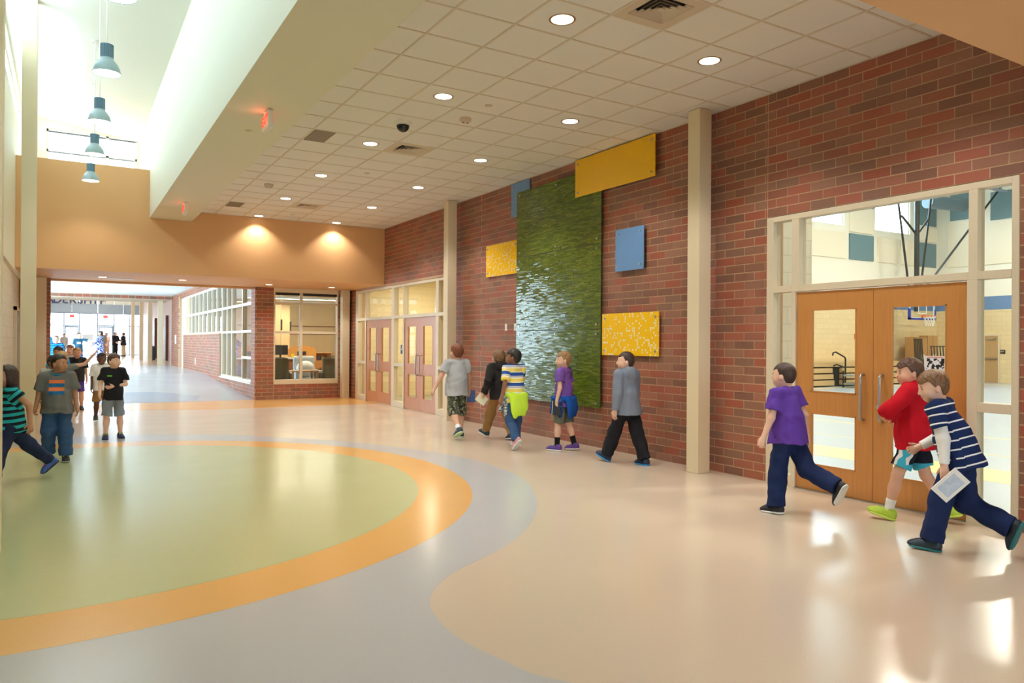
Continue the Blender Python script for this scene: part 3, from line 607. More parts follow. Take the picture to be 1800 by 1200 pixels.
for x, w_, h_, l in ((30.15,.55,1.85,'tall black barred rack leaning in the gym'),(30.6,1.1,1.55,'wider black barred rack leaning in the gym')):
    t = thing('steel_rack', (x, 17.9, 0), l, 'rack', 'black racks in the gym'); y0 = 17.45 if w_ < 1 else 17.0; y1 = y0+.25
    for i in range(6): xx = x+w_*i/5; MB().bar((xx-.2,y0,0.0),(xx,y1,h_),.035).build('bar', M_black, t)
    MB().bar((x-.02,y1,h_),(x+w_+.02,y1,h_),.045).build('rail', M_black, t); MB().bar((x-.22,y0,.04),(x+w_-.18,y0,.04),.045).build('rail', M_black, t)
t = thing('gym_side_door', (GXF, 16.6, 0), 'tan door with a push bar in the gym side wall', 'door')
MB().box(GXF-.05,16.36,0,GXF-.002,16.9,2.02).build('leaf', mat('tan_door', (186,150,104), .5), t); MB().box(GXF-.1,16.4,1.0,GXF-.05,16.88,1.06).build('push_bar', M_steel, t); MB().box(GXF-.1,16.45,1.86,GXF-.05,16.8,1.93).build('door_closer', M_steel, t)
MB().box(GXF-.06,16.30,0,GXF-.001,16.36,2.08).box(GXF-.06,16.9,0,GXF-.001,16.96,2.08).box(GXF-.06,16.36,2.02,GXF-.001,16.9,2.08).build('door_frame', M_frame, t)
def text(name, s, size, m, parent, loc, rx, rz, depth=.004, align='CENTER'):
    cu = bpy.data.curves.new(name, 'FONT'); cu.body = s; cu.size = size; cu.align_x = align; cu.align_y = 'CENTER'; cu.extrude = depth; cu.offset = .012 if name == 'letter' else 0
    o = bpy.data.objects.new(name+'_tmp', cu); COL.objects.link(o); dg = bpy.context.evaluated_depsgraph_get()
    me = bpy.data.meshes.new_from_object(o.evaluated_get(dg)); bpy.data.objects.remove(o)
    me.materials.clear(); me.materials.append(m); x = bpy.data.objects.new(name, me); COL.objects.link(x)
    x.rotation_euler = (rx, 0, rz); x.location = Vector(loc)
    if parent: x.parent = parent; x.location = Vector(loc)-ORG.get(parent.name, Vector((0,0,0)))
    return x
t = thing('exit_plate', (GXF-.01, 16.2, 1.32), 'small black EXIT plate beside the tan gym door', 'sign'); MB().box(GXF-.012,16.10,1.25,GXF-.001,16.33,1.42).build('plate', M_black, t); text('lettering', 'EXIT', .075, M_whiteplastic, t, (GXF-.016,16.215,1.345), H, -H)
tag(MB().box(28.05,GYF-.07,1.84,28.22,GYF-.001,2.05).box(28.09,GYF-.10,1.88,28.18,GYF-.07,1.97).build('fire_alarm', mat('red_plastic', (206,58,40), .4)), 'small red fire alarm on the far gym wall', 'fire alarm')
# poster taped on the right gym door
def poster_mat():
    m = mat('dance_photo_print', (240,240,240), .5); k = NT(m); v = k.obj(); sp = k.n('SeparateXYZ'); k.l(v, sp.inputs[0]); n1 = k.noise(26, v, 3)
    k.l(k.mix(k.math('GREATER_THAN', n1, .52), lin((28,30,36)), lin((236,238,242))), k.p.inputs['Base Color']); return m
t = thing('poster', (XW+.0, 3.885, 1.33), 'white poster with a black and white dance photo on the door glass', 'poster')
MB().box(XW+.025,3.785,1.20,XW+.0285,3.99,1.485).build('paper', M_whiteplastic, t); MB().box(XW+.0235,3.80,1.33,XW+.025,3.975,1.463).build('photo_print', poster_mat(), t); MB().box(XW+.0235,3.82,1.472,XW+.025,3.96,1.478).build('title_line', mat('red_print', (206,70,60), .5), t)
# ================================================================== room behind the far doors
struct(MB().box(7.21,13.2,-.2,10.5,20.5,0).build('floor_vestibule', mat('grey_vestibule_floor', (150,156,152), .35)))
struct(MB().box(10.3,13.2,0,10.5,20.5,3.4).box(7.21,20.35,0,10.3,20.5,3.4).box(7.31,13.2,0,10.3,13.4,3.4).build('wall_vestibule', block_mat('yellow_block', (236,222,182), (212,194,150))), 'yellow block wall behind the far doors')
struct(MB().box(7.21,13.2,3.4,10.5,20.5,3.5).build('ceiling_vestibule', M_white)); struct(MB().box(10.27,13.4,0,10.3,20.35,.12).build('baseboard_vestibule', mat('dark_base', (90,84,78), .6)))
for i, y in enumerate((15, 18.5)):
    t = thing('ceiling_panel_lamp', (8.8, y, 3.39), 'square ceiling lamp behind the far doors, %s' % ('nearer' if i == 0 else 'farther'), 'lamp', 'vestibule lamps'); MB().box(8.5,y-.3,3.385,9.1,y+.3,3.4).build('lens', M_lampface, t); light('vestibule_light', 'AREA', (8.8, y, 3.37), 85, color=(1,.86,.64), size=.6)
t = thing('room_sign', (XW, 16.72, 1.4), 'small dark blue room sign in the far glass front', 'sign'); MB().box(XW+.045,16.66,1.30,XW+.053,16.86,1.52).build('plate', mat('navy_plate', (36,46,90), .4), t); MB().box(XW+.043,16.68,1.455,XW+.045,16.76,1.485).box(XW+.043,16.68,1.41,XW+.045,16.83,1.425).build('lettering', M_whiteplastic, t)
# ================================================================== library behind the window
M_lw = mat('tan_library_wall', (222,190,140), .6); LX0, LX1, LYB = XC+.3, 14.0, 33.5
struct(MB().box(LX0,20.87,-.2,LX1,LYB,0.001).build('floor_library', mat('blue_grey_carpet', (120,132,150), .95, var=.2, vscale=40)))
struct(MB().box(LX0,LYB,0,LX1,LYB+.2,4.3).box(LX1,20.5,0,LX1+.2,LYB,4.3).box(7.0,20.5,0,LX1,20.87,4.3).box(LX0,20.87,3.05,7.0,20.9,4.3).build('wall_library_back', M_lw)); struct(MB().box(LX0-.3,20.87,4.2,LX1,LYB,4.3).build('ceiling_library', M_white))
struct(MB().box(LX0-.3,36.2,0,LX0+6,36.4,4.3).box(LX0-.02,LYB,3.8,LX0,36.2,4.3).build('wall_library_corridor', M_lw))
m_ = MB()
for z in (.9,1.9,2.25): m_.box(LX0,LYB-.03,z,LX1,LYB-.001,z+.05)
struct(m_.build('trim_1', mat('brown_trim', (150,112,74), .5)))
for i, (x, y) in enumerate(((6.6,28),(9.2,26.0),(7.7,31))):
    t = thing('library_column', (x, y, 0), 'tan library column with small wall lamps, %s' % ('behind the mullion','right hand','rear')[i], 'column', 'library columns'); MB().box(x-.17,y-.17,0,x+.17,y+.17,4.2).build('shaft', M_lw, t)
    for s in (-1, 1): MB().box(x+s*.2-.05,y-.12,2.0,x+s*.2+.05,y+.12,2.4).build('wall_lamp', mat('dark_sconce', (60,52,46), .5), t)
for i, (x0, y0, x1, y1) in enumerate(((5.2,23.6,10.5,23.6),(5.4,27.0,11.0,27.0),(5.4,30,11,30))):
    t = thing('linear_pendant', ((x0+x1)/2, y0, 3.1), 'long white linear pendant lamp in the library, %s' % ('nearest the window','middle row','rear row')[i], 'lamp', 'library linear lamps')
    MB().box(x0,y0-.07,3.12,x1,y0+.07,3.2).build('housing', M_whiteplastic, t); MB().box(x0+.02,y0-.05,3.105,x1-.02,y0+.05,3.12).build('lens', M_lampface, t)
    for x in (x0+.4,(x0+x1)/2,x1-.4): MB().tube([(x,y0,3.2),(x,y0,4.2)], .008, 6).build('cable', M_steel, t)
    light('library_light', 'AREA', ((x0+x1)/2, y0, 3.09), LIB, color=(1,.86,.66), size=x1-x0, size_y=.1)
M_up = mat('olive_patterned_upholstery', (104,98,76), .9, var=.5, vscale=90); M_chw = wood('light_oak', (206,150,90), (184,124,66), .45, 'Z', 1.0); M_blue = mat('blue_upholstery', (84,120,176), .9)
def armchair(x, y, label, up_m, face=1):
    t = thing('armchair', (x, y, 0), label, 'armchair', 'library armchairs'); f = face
    def b(nm, q, m_=up_m, bv=.05): MB().box(x+q[0],y+f*q[1],q[2],x+q[3],y+f*q[4],q[5]).build(nm, m_, t, bevel=bv)
    b('backrest', (-.34,-.36,.28,.34,-.20,1.12), bv=.07); b('seat', (-.30,-.2,.26,.30,.34,.46)); b('armrest', (-.42,-.34,.22,-.34,.36,.68), bv=.03); b('armrest', (.34,-.34,.22,.42,.36,.68), bv=.03); b('seat_base', (-.33,-.3,.14,.33,.32,.27), M_dark, .01)
    for i in (-.34, .34):
        for j in (-.28, .3): b('leg', (i-.03,j-.03,0,i+.03,j+.03,.2), M_dark, .004)
    return t
armchair(5.12, 21.75, 'olive patterned armchair seen from behind, left in the library window', M_up); armchair(6.78, 21.75, 'olive patterned armchair seen from behind, right in the library window', M_up)
armchair(6.55, 23.6, 'armchair with a pale bag on it facing the library window', mat('pale_grey_upholstery', (196,200,204), .9), -1)
t = thing('side_table', (5.95, 21.8, 0), 'small wooden side table between the library armchairs', 'table'); MB().box(5.55,21.5,.70,6.35,22.2,.74).build('table_top', M_chw, t)
for i in (5.59,6.31):
    for j in (21.54,22.16): MB().box(i-.03,j-.03,0,i+.03,j+.03,.70).build('leg', M_chw, t)
def table(x, y, w_, d_, h_, label):
    t = thing('library_table', (x, y, 0), label, 'table', 'library tables'); MB().box(x-w_/2,y-d_/2,h_-.05,x+w_/2,y+d_/2,h_).build('table_top', M_chw, t)
    for i in (-1, 1):
        for j in (-1, 1): MB().box(x+i*(w_/2-.06)-.035,y+j*(d_/2-.06)-.035,0,x+i*(w_/2-.06)+.035,y+j*(d_/2-.06)+.035,h_-.05).build('leg', M_chw, t)
table(8.0, 25.2, 1.6, 1.0, .78, 'oak reading table stacked with papers'); table(9.6, 27.6, 1.8, 1.1, .78, 'oak reading table farther back in the library')
def chair(x, y, rz, label):
    t = thing('wooden_chair', (x, y, 0), label, 'chair', 'library wooden chairs')
    def b(nm, q):
        m_ = MB().box(x+q[0],y+q[1],q[2],x+q[3],y+q[4],q[5]).rot((x, y), rz); m_.build(nm, M_chw, t, bevel=.01)
    b('seat', (-.21,-.21,.43,.21,.21,.47)); b('backrest', (-.2,.18,.68,.2,.215,.95))
    for i in (-.18,.18):
        b('leg', (i-.02,.17,0,i+.02,.21,.9)); b('leg', (i-.02,-.2,0,i+.02,-.16,.44))
chair(7.3, 24.5, .4, 'oak chair at the near reading table, left'); chair(8.4, 24.4, -.3, 'oak chair at the near reading table, right'); chair(8.9, 26.7, .2, 'oak chair at the far reading table')
for i, (x, y, w_, h_, c) in enumerate(((7.8,25.1,.4,.12,(240,240,238)),(8.3,25.3,.3,.08,(226,232,240)))):
    t = thing('paper_stack', (x, y, .78), 'white paper stack on the reading table, %s' % ('larger' if i == 0 else 'smaller'), 'papers', 'library papers'); m_ = MB()
    for q in range(5): d = random.uniform(-.03,.03); m_.box(x-w_/2+d,y-.15-d,.78+h_*q/5,x+w_/2+d,y+.15-d,.78+h_*(q+.9)/5)
    m_.build('sheets', mat('white_paper', (242,242,238), .7), t)
t = thing('pale_bag', (6.5, 23.55, .46), 'pale plastic bag lying on the facing library armchair', 'bag'); m_ = MB().ell((6.5,23.5,.72),(.3,.22,.26),16,10); MB.build(m_, 'bag_body', M_whiteplastic, t, smooth='all')
t = thing('issue_desk', (6.2, 26.2, 0), 'wooden library issue desk with a pale top', 'desk'); MB().box(4.9,25.8,0,7.1,26.5,.98).build('body', wood('reddish_desk', (170,98,54), (146,80,42), .45, 'Z', .6), t); MB().box(4.85,25.72,.98,7.15,26.55,1.02).build('desk_top', M_whiteplastic, t)
t = thing('monitor', (6.35, 26.1, 1.02), 'black computer monitor on the library desk', 'monitor'); MB().box(6.1,26.08,1.12,6.6,26.13,1.46).build('screen', M_black, t); MB().box(6.32,26.09,1.02,6.38,26.13,1.15).box(6.22,26.0,1.02,6.48,26.2,1.035).build('stand', M_black, t)
tag(MB().lathe([(.001,0),(.05,0),(.06,.12),(.055,.13),(.045,.02),(.001,.02)], (6.75,26.0,1.02), 14).build('yellow_cup', mat('yellow_plastic', (236,200,40), .4), smooth=True), 'small yellow cup on the library desk', 'cup')
for i, x in enumerate((5.4, 7.4, 9.4)):
    t = thing('bookcase', (x+.8, 29.5, 0), 'low bookcase with an orange end panel, %s' % ('left','middle','right')[i], 'bookcase', 'library bookcases')
    m_ = MB(); p = [(x+1.0*math.cos(a)*.55+.55, 1.25+.18*math.sin(a)) for a in [math.pi*q/10 for q in range(11)]]; n_ = len(p)
    m_.add([(a,29.2,z) for a, z in [(x+1.1,0)]+p+[(x,0)]]+[(a,29.24,z) for a, z in [(x+1.1,0)]+p+[(x,0)]], [tuple(range(n_+2)), tuple(range(n_+2,2*n_+4))[::-1]]+[(q,(q+1)%(n_+2),n_+2+(q+1)%(n_+2),n_+2+q) for q in range(n_+2)])
    m_.build('end_panel', mat('orange_oak', (232,160,72), .5), t); MB().box(x+.35,29.195,1.05,x+.7,29.2,1.2).build('name_plate', M_dark, t)
    MB().box(x+1.1,29.22,0,x+1.9,29.9,.08).box(x+1.1,29.86,.08,x+1.9,29.9,1.15).box(x+1.1,29.22,.55,x+1.9,29.86,.58).box(x+1.1,29.22,1.12,x+1.9,29.9,1.15).build('shelf', M_chw, t)
    for r_, zb in enumerate((.08,.58)):
        xx = x+1.13
        for q in range(9):
            w_ = random.uniform(.045,.085); h_ = random.uniform(.28,.42); tag(MB().box(xx,29.3,zb,xx+w_,29.6,zb+h_).build('book', mat('book_cover_%d' % (q % 5), ((120,40,36),(40,60,96),(60,84,60),(150,120,70),(70,54,60))[q % 5], .6)), 'book on the %s shelf of the %s low bookcase' % (('bottom','upper')[r_], ('left','middle','right')[i]), 'book', 'books on the %s shelf of the %s bookcase' % (('bottom','upper')[r_], ('left','middle','right')[i])); xx += w_+.002
# ================================================================== ceiling fixtures
def tile_c(j, i): return GX+(j+.5)*T, GY+(i+.5)*T
rows = [-2, 1, 5, 9, 13, 17, 21]
lampn = 0
def downlight(x, y, z, label, energy, group, r=.10, spot=118):
    t = thing('downlight', (x, y, z), label, 'downlight', group)
    MB().lathe([(r,-.001),(r+.018,-.004),(r+.022,0),(r+.02,.004),(r,.004)], (x,y,z), 32, cap=False).build('trim_ring', mat('bronze_trim', (150,116,72), .4), t, smooth=True)
    MB().lathe([(.001,.001),(r,.001)], (x,y,z-.003), 32, cap=False).build('lens', M_lampface, t)
    light('downlight_beam', 'SPOT', (x, y, z-.02), energy, size=.07, spot=spot, blend=.55); return t
ordn = ('overhead out of frame','nearest','second','third','fourth','fifth','sixth')
for i, r_ in enumerate(rows):
    for j, side in ((-3,'left row'),(0,'wall side row')):
        x, y = tile_c(j, r_); downlight(x, y, CZ+.005, 'round downlight in the tiled ceiling, %s, %s' % (side, ordn[i]), LAMP*(.6 if r_ == 21 else 1), 'ceiling downlights')
for x, y, l in ((.70,19.5,'round downlight under the orange beam, leftmost'),(2.38,19.35,'round downlight under the orange beam, second from left'),(4.46,19.57,'round downlight under the orange beam, by the brick pier'),(6.11,19.58,'round downlight under the orange beam, by the corner column')): downlight(x, y, HZ-.003, l, LAMP*.55, 'beam downlights', .085)
for x, y, l in ((1.5,-.6,'round downlight under the near orange soffit, left'),(4.8,-.6,'round downlight under the near orange soffit, right')): downlight(x, y, HZ-.003, l, LAMP*.9, 'near soffit downlights', .085)
tag(MB().box(.85,19.62,HZ-.012,1.35,19.86,HZ).box(.88,19.65,HZ-.016,1.32,19.83,HZ-.012).build('ceiling_grille', M_whiteplastic), 'small white rectangular grille under the orange beam', 'grille')
M_vent = mat('tan_vent_metal', (206,190,168), .5)
for i, (j, r_) in enumerate(((-2,0),(-2,9),(-2,18))):
    x, y = tile_c(j, r_); t = thing('air_diffuser', (x, y, CZ), 'square louvred air diffuser in the ceiling, %s' % ('nearest','middle','farthest')[i], 'air vent', 'ceiling air diffusers')
    m_ = MB(); o_, n_ = .295, .20
    for q in ((-o_,-o_,o_,-n_),(-o_,n_,o_,o_),(-o_,-n_,-n_,n_),(n_,-n_,o_,n_)): m_.box(x+q[0],y+q[1],CZ+.002,x+q[2],y+q[3],CZ+.01)
    m_.build('face_plate', M_vent, t); MB().box(x-.2,y-.2,CZ+.06,x+.2,y+.2,CZ+.07).build('throat', M_dark, t)
    for s in (.195,.15,.105,.06):
        for dx, dy in ((1,0),(-1,0),(0,1),(0,-1)):
            a = s; b_ = s-.034; P = [(-a,a),(a,a),(b_,b_),(-b_,b_)]
            R_ = {(0,1):lambda u,v:(u,v),(0,-1):lambda u,v:(-u,-v),(1,0):lambda u,v:(v,-u),(-1,0):lambda u,v:(-v,u)}[(dx,dy)]
            zz = (CZ+.002,CZ+.002,CZ+.03,CZ+.03); vs = [(x+R_(u,v)[0],y+R_(u,v)[1],z) for (u,v),z in zip(P,zz)]; vs += [(a_,b2,c_+.003) for a_,b2,c_ in vs]
            MB().add(vs, [(0,1,2,3),(7,6,5,4),(0,4,5,1),(1,5,6,2),(2,6,7,3),(3,7,4,0)]).build('louvre', M_vent, t)
    MB().box(x-.028,y-.028,CZ+.002,x+.028,y+.028,CZ+.008).build('centre_plate', M_vent, t)
for i, r_ in enumerate((9, 19)):
    x, y = GX-4*T, GY+r_*T; t = thing('return_grille', (x+.15, y+.3, CZ), 'flat grey return air grille in the ceiling, %s' % ('nearer' if i == 0 else 'farther'), 'air vent', 'ceiling return grilles')
    MB().box(x+.02,y+.02,CZ-.003,x+.31,y+.59,CZ+.006).build('face', mat('grey_grille', (150,138,122), .6), t)
    for q in range(14): MB().box(x+.03,y+.04+q*.039,CZ-.006,x+.30,y+.055+q*.039,CZ-.003).build('slat', mat('grey_grille'), t)
t = thing('security_camera', (*tile_c(-3,7), CZ), 'black dome security camera on the ceiling', 'camera'); x, y = tile_c(-3, 7)
MB().lathe([(.001,0),(.115,0),(.115,-.02),(.09,-.035),(.001,-.035)][::-1], (x,y,CZ+.004), 28).build('mount', M_whiteplastic, t, smooth=True); MB().lathe([(.085*math.cos(a), -.035-.085*math.sin(a)) for a in [math.pi/2*q/8 for q in range(9)]][::-1], (x,y,CZ), 28).build('dome', mat('smoked_dome', (20,20,24), .08), t, smooth='all')
def disc(name, j, i, r, h, label, cat, m_, cz=None):
    x, y = tile_c(j, i); t = thing(name, (x, y, CZ), label, cat, 'small ceiling devices'); MB().lathe([(.001,-h),(r*.7,-h),(r,-h*.5),(r,.004),(.001,.004)], (x,y,CZ), 20).build('body', m_, t, smooth=True)
    if h > .03:
        for s in (-.03,.03): MB().lathe([(.001,-h-.004),(.012,-h-.004),(.012,-h+.002)], (x+s,y,CZ), 10).build('sensor', M_dark, t)
disc('smoke_detector', -2, 6, .075, .05, 'round smoke detector beside the dome camera', 'detector', M_vent); disc('smoke_detector', -4, 15, .08, .06, 'round smoke detector near the bulkhead', 'detector', M_vent)
disc('sprinkler_cover', -2, 5, .045, .006, 'flat sprinkler cover near the smoke detector', 'sprinkler', M_vent); disc('sprinkler_cover', -2, 12, .045, .006, 'flat sprinkler cover in the middle of the ceiling', 'sprinkler', M_vent); disc('sprinkler_cover', -2, 20, .045, .006, 'flat sprinkler cover near the orange beam', 'sprinkler', M_vent)
t = thing('sprinkler_cover', (1.954, 9.74, 4.25), 'small sprinkler cover under the bulkhead', 'sprinkler'); MB().lathe([(.001,-.012),(.035,-.012),(.045,0),(.001,0)], (1.954,9.74,4.25), 20).build('body', M_vent, t, smooth=True)
# exit signs under the bulkhead
M_exred = mat('exit_red_glow', (255,60,40), .5, emit=(255,50,30), estr=1.4)
def exit_sign(x, y, label, lit=True):
    t = thing('exit_sign', (x, y, 4.25), label, 'exit sign', 'ceiling exit signs')
    MB().box(x-.03,y-.16,4.035,x+.03,y+.16,4.235).build('housing', M_whiteplastic, t, bevel=.006); MB().lathe([(.001,0),(.05,0),(.05,.016),(.001,.016)], (x,y,4.234), 16).build('canopy', M_whiteplastic, t, smooth=True)
    for s in (-1, 1): text('lettering', 'EXIT', .155, M_exred, t, (x+s*.032, y, 4.14), H, s*H, .002)
    light('exit_glow', 'POINT', (x-.08, y, 4.15), .4, color=(1,.25,.15), size=.05)
exit_sign(1.985, 8.84, 'lit red EXIT sign under the bulkhead, nearer one'); exit_sign(1.95, 15.55, 'lit red EXIT sign under the bulkhead, far one seen edge on')
# pendants
PZ = 4.763; M_bell = mat('pale_blue_grey_enamel', (160,182,188), .35); M_neck = mat('slate_blue_ribbed_metal', (92,124,146), .4)
def pendant(x, y, label):
    t = thing('pendant_lamp', (x, y, PZ), label, 'pendant lamp', 'bell pendant lamps')
    prof = [(.158,0),(.160,.008),(.150,.014),(.148,.03),(.140,.07),(.122,.11),(.095,.145),(.075,.165),(.073,.185),(.001,.185)]
    MB().lathe(prof, (x,y,PZ), 32, cap=False).build('bell_shade', M_bell, t, smooth=True)
    nk = MB(); n_ = 40; pts = [((.072 if q % 2 else .067)*math.cos(2*math.pi*q/n_)+x, (.072 if q % 2 else .067)*math.sin(2*math.pi*q/n_)+y) for q in range(n_)]; nk.poly(pts, PZ+.185, PZ+.345).build('ribbed_neck', M_neck, t)
    MB().lathe([(.001,.004),(.15,.004)], (x,y,PZ), 28, cap=False).build('lens', M_lampface, t)
    zt = hi(x); MB().tube([(x,y,PZ+.345),(x,y,zt-.03)], .009, 8).build('stem', M_whiteplastic, t); MB().lathe([(.001,0),(.07,0),(.07,.035),(.001,.035)], (x,y,zt-.03), 18).build('canopy', M_whiteplastic, t, smooth=True)
    light('pendant_beam', 'SPOT', (x, y, PZ-.01), LAMP*.45, color=(1,.95,.88), size=.12, spot=120, blend=.6)
for y, l in ((7.75,'bell pendant lamp cut by the top edge of the picture'),(10.06,'bell pendant lamp, largest fully visible one'),(12.35,'bell pendant lamp, second fully visible one from the front'),(14.55,'bell pendant lamp in front of the end clerestory window'),(17.0,'bell pendant lamp lowest in view against the orange beam'),(5.4,'bell pendant lamp out of frame above')): pendant(.39, y, l)
# ================================================================== wall art
def art_mat(name, base, kind):
    m = mat(name, base, .16, spec=.6); k = NT(m); sp = k.n('SeparateXYZ'); k.l(k.obj(), sp.inputs[0]); cb = k.n('CombineXYZ')
    if kind == 'dots':                                       # small pale tiles scattered in a grid
        s = 1/.034
        cy = k.math('FLOOR', k.math('MULTIPLY', sp.outputs[1], s)); cz = k.math('FLOOR', k.math('MULTIPLY', sp.outputs[2], s)); k.l(cy, cb.inputs[0]); k.l(cz, cb.inputs[1])
        wn = k.n('TexWhiteNoise', noise_dimensions='2D'); k.l(cb.outputs[0], wn.inputs['Vector'])
        n2 = k.noise(.13, cb.outputs[0], 1); th = k.math('SUBTRACT', 1.13, k.math('MULTIPLY', n2, .75)); on = k.math('GREATER_THAN', wn.outputs['Value'], th)
        fy = k.math('ABSOLUTE', k.math('SUBTRACT', k.math('FRACT', k.math('MULTIPLY', sp.outputs[1], s)), .5)); fz = k.math('ABSOLUTE', k.math('SUBTRACT', k.math('FRACT', k.math('MULTIPLY', sp.outputs[2], s)), .5))
        ins = k.math('LESS_THAN', k.math('MAXIMUM', fy, fz), .36); on = k.math('MULTIPLY', on, ins)
        k.l(k.mix(on, lin(base), lin((255,240,200))), k.p.inputs['Base Color'])
    elif kind == 'fine':
        n1 = k.noise(150, k.obj(), 2); k.l(k.mix(n1, lin(tuple(v*.9 for v in base)), lin(tuple(min(255,v*1.2) for v in base))), k.p.inputs['Base Color']); k.bump(n1, .5, .003)
    else:
        a = k.attr('tone'); k.l(a.outputs['Color'], k.p.inputs['Base Color']); k.p.inputs['Roughness'].default_value = .14; k.p.inputs['Specular IOR Level'].default_value = .55
    return m
A_g = art_mat('green_glass_strips', (98,110,36), 'strips'); A_y = art_mat('yellow_fine_mosaic', (255,178,6), 'fine'); A_yd = art_mat('yellow_white_dot_mosaic', (255,200,10), 'dots'); A_b = art_mat('blue_fine_mosaic', (98,140,190), 'fine')
def art(label, y0, y1, z0, z1, off, m_, bolts, name='wall_art'):
    t = thing(name, (XW-off, (y0+y1)/2, z0), label, 'wall art', 'coloured wall art panels'); MB().box(XW-off-.012, y0, z0, XW-off, y1, z1).build('panel', m_, t, bevel=.002)
    for y, z in bolts:
        c = MB().lathe([(.001,0),(.014,0),(.016,.006),(.014,.012),(.001,.012)], n=14); c.v = [(XW-off-.012-z_, y+x_, z+y_) for x_, y_, z_ in c.v]; c.build('bolt', M_steel, t, smooth=True)
        c = MB().lathe([(.008,0),(.008,off)], n=10); c.v = [(XW-z_, y+x_, z+y_) for x_, y_, z_ in c.v]; c.build('standoff', M_steel, t)
    return t
def strips(t, y0, y1, z0, z1, xf, m_):
    vs, fs, cs = [], [], []; hz_ = .0165; n = int((z1-z0)/hz_)
    for r_ in range(n):
        y = y0-random.uniform(0, .12)
        while y < y1:
            w_ = random.uniform(.07, .19); a, b_ = max(y, y0)+.001, min(y+w_, y1)-.001; y += w_
            if b_-a < .01: continue
            za, zb = z0+r_*hz_+.0008, z0+(r_+1)*hz_-.0008; t1, t2 = random.gauss(0, .012)*(b_-a), random.gauss(0, .05)*hz_; x = xf-.002-abs(t1)-abs(t2); q = len(vs)
            P_ = [(a,za,-t1-t2),(b_,za,t1-t2),(b_,zb,t1+t2),(a,zb,-t1+t2)]; vs += [(x+d_/2, yy, zz) for yy, zz, d_ in P_]+[(xf+.001, yy, zz) for yy, zz, d_ in P_]
            fs += [(q,q+3,q+2,q+1),(q,q+1,q+5,q+4),(q+1,q+2,q+6,q+5),(q+2,q+3,q+7,q+6),(q+3,q,q+4,q+7)]; g = random.uniform(.75, 1.2)
            col = [v*g for v in lin(random.choice(((88,106,28),(100,118,34),(78,98,30),(112,126,44),(94,112,24))))[:3]]+[1.0]; cs += col*8
    m2 = MB(); m2.v = vs; m2.f = fs; o = m2.build('glass_strips', m_, t); o['kind'] = 'stuff'; at = o.data.attributes.new('tone', 'FLOAT_COLOR', 'POINT'); at.data.foreach_set('color', cs)
cn = lambda y0, y1, z0, z1, d=.07: [(y, z) for y in (y0+d, y1-d) for z in (z0+d, z1-d)]
for i, (z0, z1) in enumerate(((.605,1.80),(1.803,3.10),(3.103,4.26))):
    tg = art('green glass strip panel of the tall green wall art, %s third' % ('bottom','middle','top')[i], 8.845, 11.285, z0, z1, .045, mat('dark_green_backing', (60,76,26), .4), [(y, z) for y in (8.95,10.05,11.18) for z in (z0+.07,z1-.07)]); strips(tg, 8.847, 11.283, z0, z1, XW-.045-.012, A_g)
art('long plain yellow panel up at the ceiling overlapping the green art', 7.63, 9.475, 3.873, 4.455, .075, A_y, cn(7.63,9.475,3.873,4.455))
art('plain blue square panel right of the green art', 7.885, 8.507, 2.633, 3.24, .045, A_b, cn(7.885,8.507,2.633,3.24))
art('yellow panel with white dots low on the right of the green art', 7.586, 8.831, 1.41, 2.026, .03, A_yd, cn(7.586,8.831,1.41,2.026))
art('yellow panel with white dots left of the green art', 11.10, 12.455, 2.836, 3.436, .02, A_yd, cn(11.3,12.455,2.836,3.436))
art('blue panel at the ceiling behind the green art', 10.905, 11.533, 3.858, 4.455, .018, A_b, cn(10.905,11.533,3.858,4.455))
for y, l in ((11.728,'white light switch plate on the brick wall, left one'),(11.406,'white light switch plate beside the green art')):
    t = thing('light_switch', (XW, y, 1.8), l, 'light switch', 'switch plates'); MB().box(XW-.008,y-.036,1.808,XW+.001,y+.036,1.932).build('plate', M_whiteplastic, t, bevel=.002); MB().box(XW-.014,y-.01,1.85,XW-.008,y+.01,1.89).build('toggle', M_whiteplastic, t)
# left wall door
t = thing('door_10', (XL, 18.6, 0), 'half open grey door in the left block wall', 'door', kind='structure')
MB().box(XL,18.45,0,XL+.06,18.55,2.28).box(XL,19.5,0,XL+.06,19.6,2.28).box(XL,18.45,2.2,XL+.06,19.6,2.28).build('door_frame', M_frame, t); MB().box(XL,18.55,0,XL+.03,19.5,2.2).build('leaf', mat('grey_door_leaf', (150,136,130), .4), t)
MB().box(XL+.03,18.7,1.0,XL+.035,18.85,1.9).build('vision_pane', M_dark, t)
for z in (.9, 1.95): MB().box(XL+.06,18.47,z,XL+.07,18.54,z+.12).build('hinge', M_steel, t)
tag(MB().box(XL,17.6,1.05,XL+.012,17.72,1.35).build('wall_plate', M_bulk), 'small pale wall plate beside the left door', 'wall plate')
